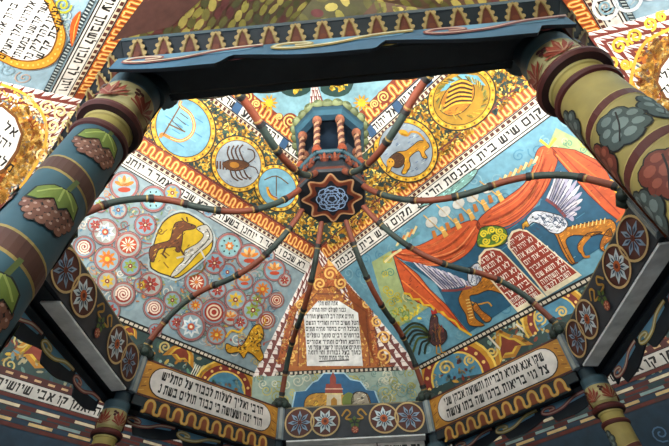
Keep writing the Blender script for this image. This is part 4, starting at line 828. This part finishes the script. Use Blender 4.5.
# ---------------------------------------------------------------- columns
def column(ang, pos, style, label, r=.07, zt=2.5):
    c = Vector((pos[0], pos[1], 0)) if pos else W(ang, 1.5755, -Z0); c.z = 0
    t = empty('bimah_post', tuple(c), label, 'column', 'painted columns carrying the canopy')
    grape = style == 'grape'; base, band, edge = ('3c6470', '60341f', 'b09a5c') if grape else ('b8a668', '6e3024', 'd0bc7c')
    mb = MB(); mb.lathe(c, [(.0, 0, '4a2c20'), (.13, 0, '4a2c20'), (.13, .12, '5c3426'), (.1, .16, '8a7a44'), (.085, .2, base), (r, .24, base), (r, zt, base)], 48)
    so = mb.build('shaft', t, 'blue-green shaft painted with grape clusters' if grape else 'olive shaft painted with red and grey leaves')
    P = Paint(Cyl(c, r), 1, .0007, .018); pitch = .24 if grape else .17; circ = 2*pi*r; U0 = math.atan2(CAM.y-c.y, CAM.x-c.x)*r; n = 30
    zs = [zt-.2-k*pitch for k in range(5)] if grape else [zt-.14-k*pitch for k in range(7)]; bw = .042 if grape else .024; tl = .026 if grape else -.022
    for zk in zs:
        f = lambda u: zk-tl*math.sin((u-U0)/r)
        for L, w0, h in ((1, bw*.66, edge), (2, bw*.5, band)):
            P.L = L
            for k in range(n):
                a, b = U0+circ*(k/n-.5), U0+circ*((k+1)/n-.5); P.poly([(a, f(a)-w0), (b, f(b)-w0), (b, f(b)+w0), (a, f(a)+w0)], h)
    i = 0
    for zk in [zs[0]+pitch]+zs:
        for du in ((0, 2.1, -2.1) if grape else (-1.25, 0, 1.3, 2.7)):
            u = U0+du*r; z = zk-pitch*.5-tl*math.sin(du); q0 = r/.069
            if z > zt-.07: continue
            if grape:
                P.L = 3; P.stroke([(u+.012, z+.1), (u+.005, z+.04)], .01, '6c7838'); P.L = 4
                for rw, cn in enumerate((5, 6, 6, 5, 4)):
                    for q in range(cn):
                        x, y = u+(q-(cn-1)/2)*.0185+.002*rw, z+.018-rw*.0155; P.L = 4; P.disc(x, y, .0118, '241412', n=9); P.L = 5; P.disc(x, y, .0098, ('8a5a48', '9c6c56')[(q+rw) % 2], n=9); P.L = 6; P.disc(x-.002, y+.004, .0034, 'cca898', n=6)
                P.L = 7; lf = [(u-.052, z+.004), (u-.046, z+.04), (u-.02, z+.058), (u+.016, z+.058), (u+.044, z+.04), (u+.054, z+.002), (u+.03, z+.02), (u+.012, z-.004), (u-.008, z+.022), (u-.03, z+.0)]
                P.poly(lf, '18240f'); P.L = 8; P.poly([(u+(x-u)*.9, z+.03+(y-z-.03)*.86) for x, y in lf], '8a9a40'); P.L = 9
                for e in ((-.036, .022), (.004, .016), (.038, .02)): P.stroke([(u+e[0]*.1, z+.054), (u+e[0], z+e[1])], .004, 'bcc670')
            else:
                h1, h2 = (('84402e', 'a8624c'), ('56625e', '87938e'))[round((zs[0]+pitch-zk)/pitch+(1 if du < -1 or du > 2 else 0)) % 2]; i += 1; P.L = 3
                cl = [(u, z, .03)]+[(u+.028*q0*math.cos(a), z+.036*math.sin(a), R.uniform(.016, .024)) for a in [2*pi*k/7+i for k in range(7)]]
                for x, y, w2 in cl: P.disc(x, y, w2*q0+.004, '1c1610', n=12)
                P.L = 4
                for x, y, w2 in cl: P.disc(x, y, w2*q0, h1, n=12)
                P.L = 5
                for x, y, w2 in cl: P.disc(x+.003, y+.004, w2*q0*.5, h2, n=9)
                P.L = 6; P.stroke(smooth([(u-.02, z-.035), (u, z), (u+.012, z+.04)], n=3), .0035, '2a1c14')
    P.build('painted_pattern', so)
    q = r/.069
    nk = MB(); nk.lathe(c, [(r, zt-.004, '642820'), (r+.006*q, zt, '642820'), (r+.009*q, zt+.01, '702c24'), (r+.006*q, zt+.02, '4a1a14'), (r-.004, zt+.022, 'c4ae64'), (r-.006, zt+.028, 'bcab68'), (r-.006, zt+.062, 'bcab68'), (r-.002, zt+.066, 'd0c080'), (r, zt+.074, '3c1410'), (r+.016*q, zt+.078, '642820'), (r+.022*q, zt+.09, '702c24'), (r+.022*q, zt+.1, '642820'), (r+.01*q, zt+.112, '44160f'), (r-.004, zt+.116, '44160f')], 44)
    nk.build('neck_ring', t, 'maroon and olive neck rings')
    zb = zt+.114; hc = Z0-.062-zb; kq = lambda k: zb+hc*k; dr = min(.011*q, .0788-r)
    cp = MB(); cp.lathe(c, [(r-.006, zb, 'bcae78'), (r+dr*.4, kq(.1), 'ccc090'), (r+dr*.95, kq(.3), 'ccc090'), (r+dr, kq(.5), 'c0b280'), (r+dr*.8, kq(.66), '5c7884'), (r+dr*.7, kq(.72), '4c6670'), (r+dr, kq(.95), '40565f'), (r+dr, kq(1.0), '2f434c'), (0, kq(1.0), '2f434c')], 44)
    b0_ = W(ang, 1.555, -.063); cp.lathe((b0_.x, b0_.y, 0), [(0, b0_.z, '2f434c'), (.05, b0_.z, '2f434c'), (.05, Z0-.0005, '2f434c'), (0, Z0-.0005, '2f434c')], 24)
    co = cp.build('capital', t, 'olive capital with red leaves and a blue-grey top')
    rr = r+dr; P = Paint(Cyl(c, rr), 4, .0013, .016)
    for k in range(5):
        u = U0+(k-2+.35)*2*pi*rr/5; z = kq(.14); P.L = 4
        for a in (-1.25, -.8, -.4, 0, .4, .8, 1.25):
            l = .09*(1-.25*abs(a)); P.poly([(u, z-.006), (u+l*.6*math.sin(a)-.009, z+l*.55*math.cos(a)), (u+l*.8*math.sin(a), z+l*math.cos(a)), (u+l*.55*math.sin(a)+.009, z+l*.6*math.cos(a))], 'a04c34')
        P.L = 6
        for a in (-.8, 0, .8): P.stroke([(u, z), (u+.06*math.sin(a)*.75, z+.06*math.cos(a))], .004, 'b8846c')
        for e in ((.058, .05), (.068, .062), (.056, .068)): P.disc(u+e[0], z+e[1], .008, '541c14', n=8)
    P.build('leaf_pattern', co)
CL = [(247.5, (-.661, -1.410), 'grape', 'blue-green column with grape clusters at the left edge, nearest on that side', .067, 2.47), (292.5, (.650, -1.4485), 'olive', 'olive column with red and grey leaves at the right edge, nearest on that side', .077, 2.49),
      (157.5, None, 'olive', 'far column under the left end of the far left inscription board'), (22.5, None, 'olive', 'far column under the right end of the far right inscription board'),
      (112.5, None, 'grape', 'far column under the left end of the far rosette board'), (67.5, None, 'grape', 'far column under the right end of the far rosette board'),
      (202.5, None, 'olive', 'column hidden behind the grape column, left side'), (337.5, None, 'grape', 'column hidden behind the olive column, right side')]
for a in CL: column(*a)
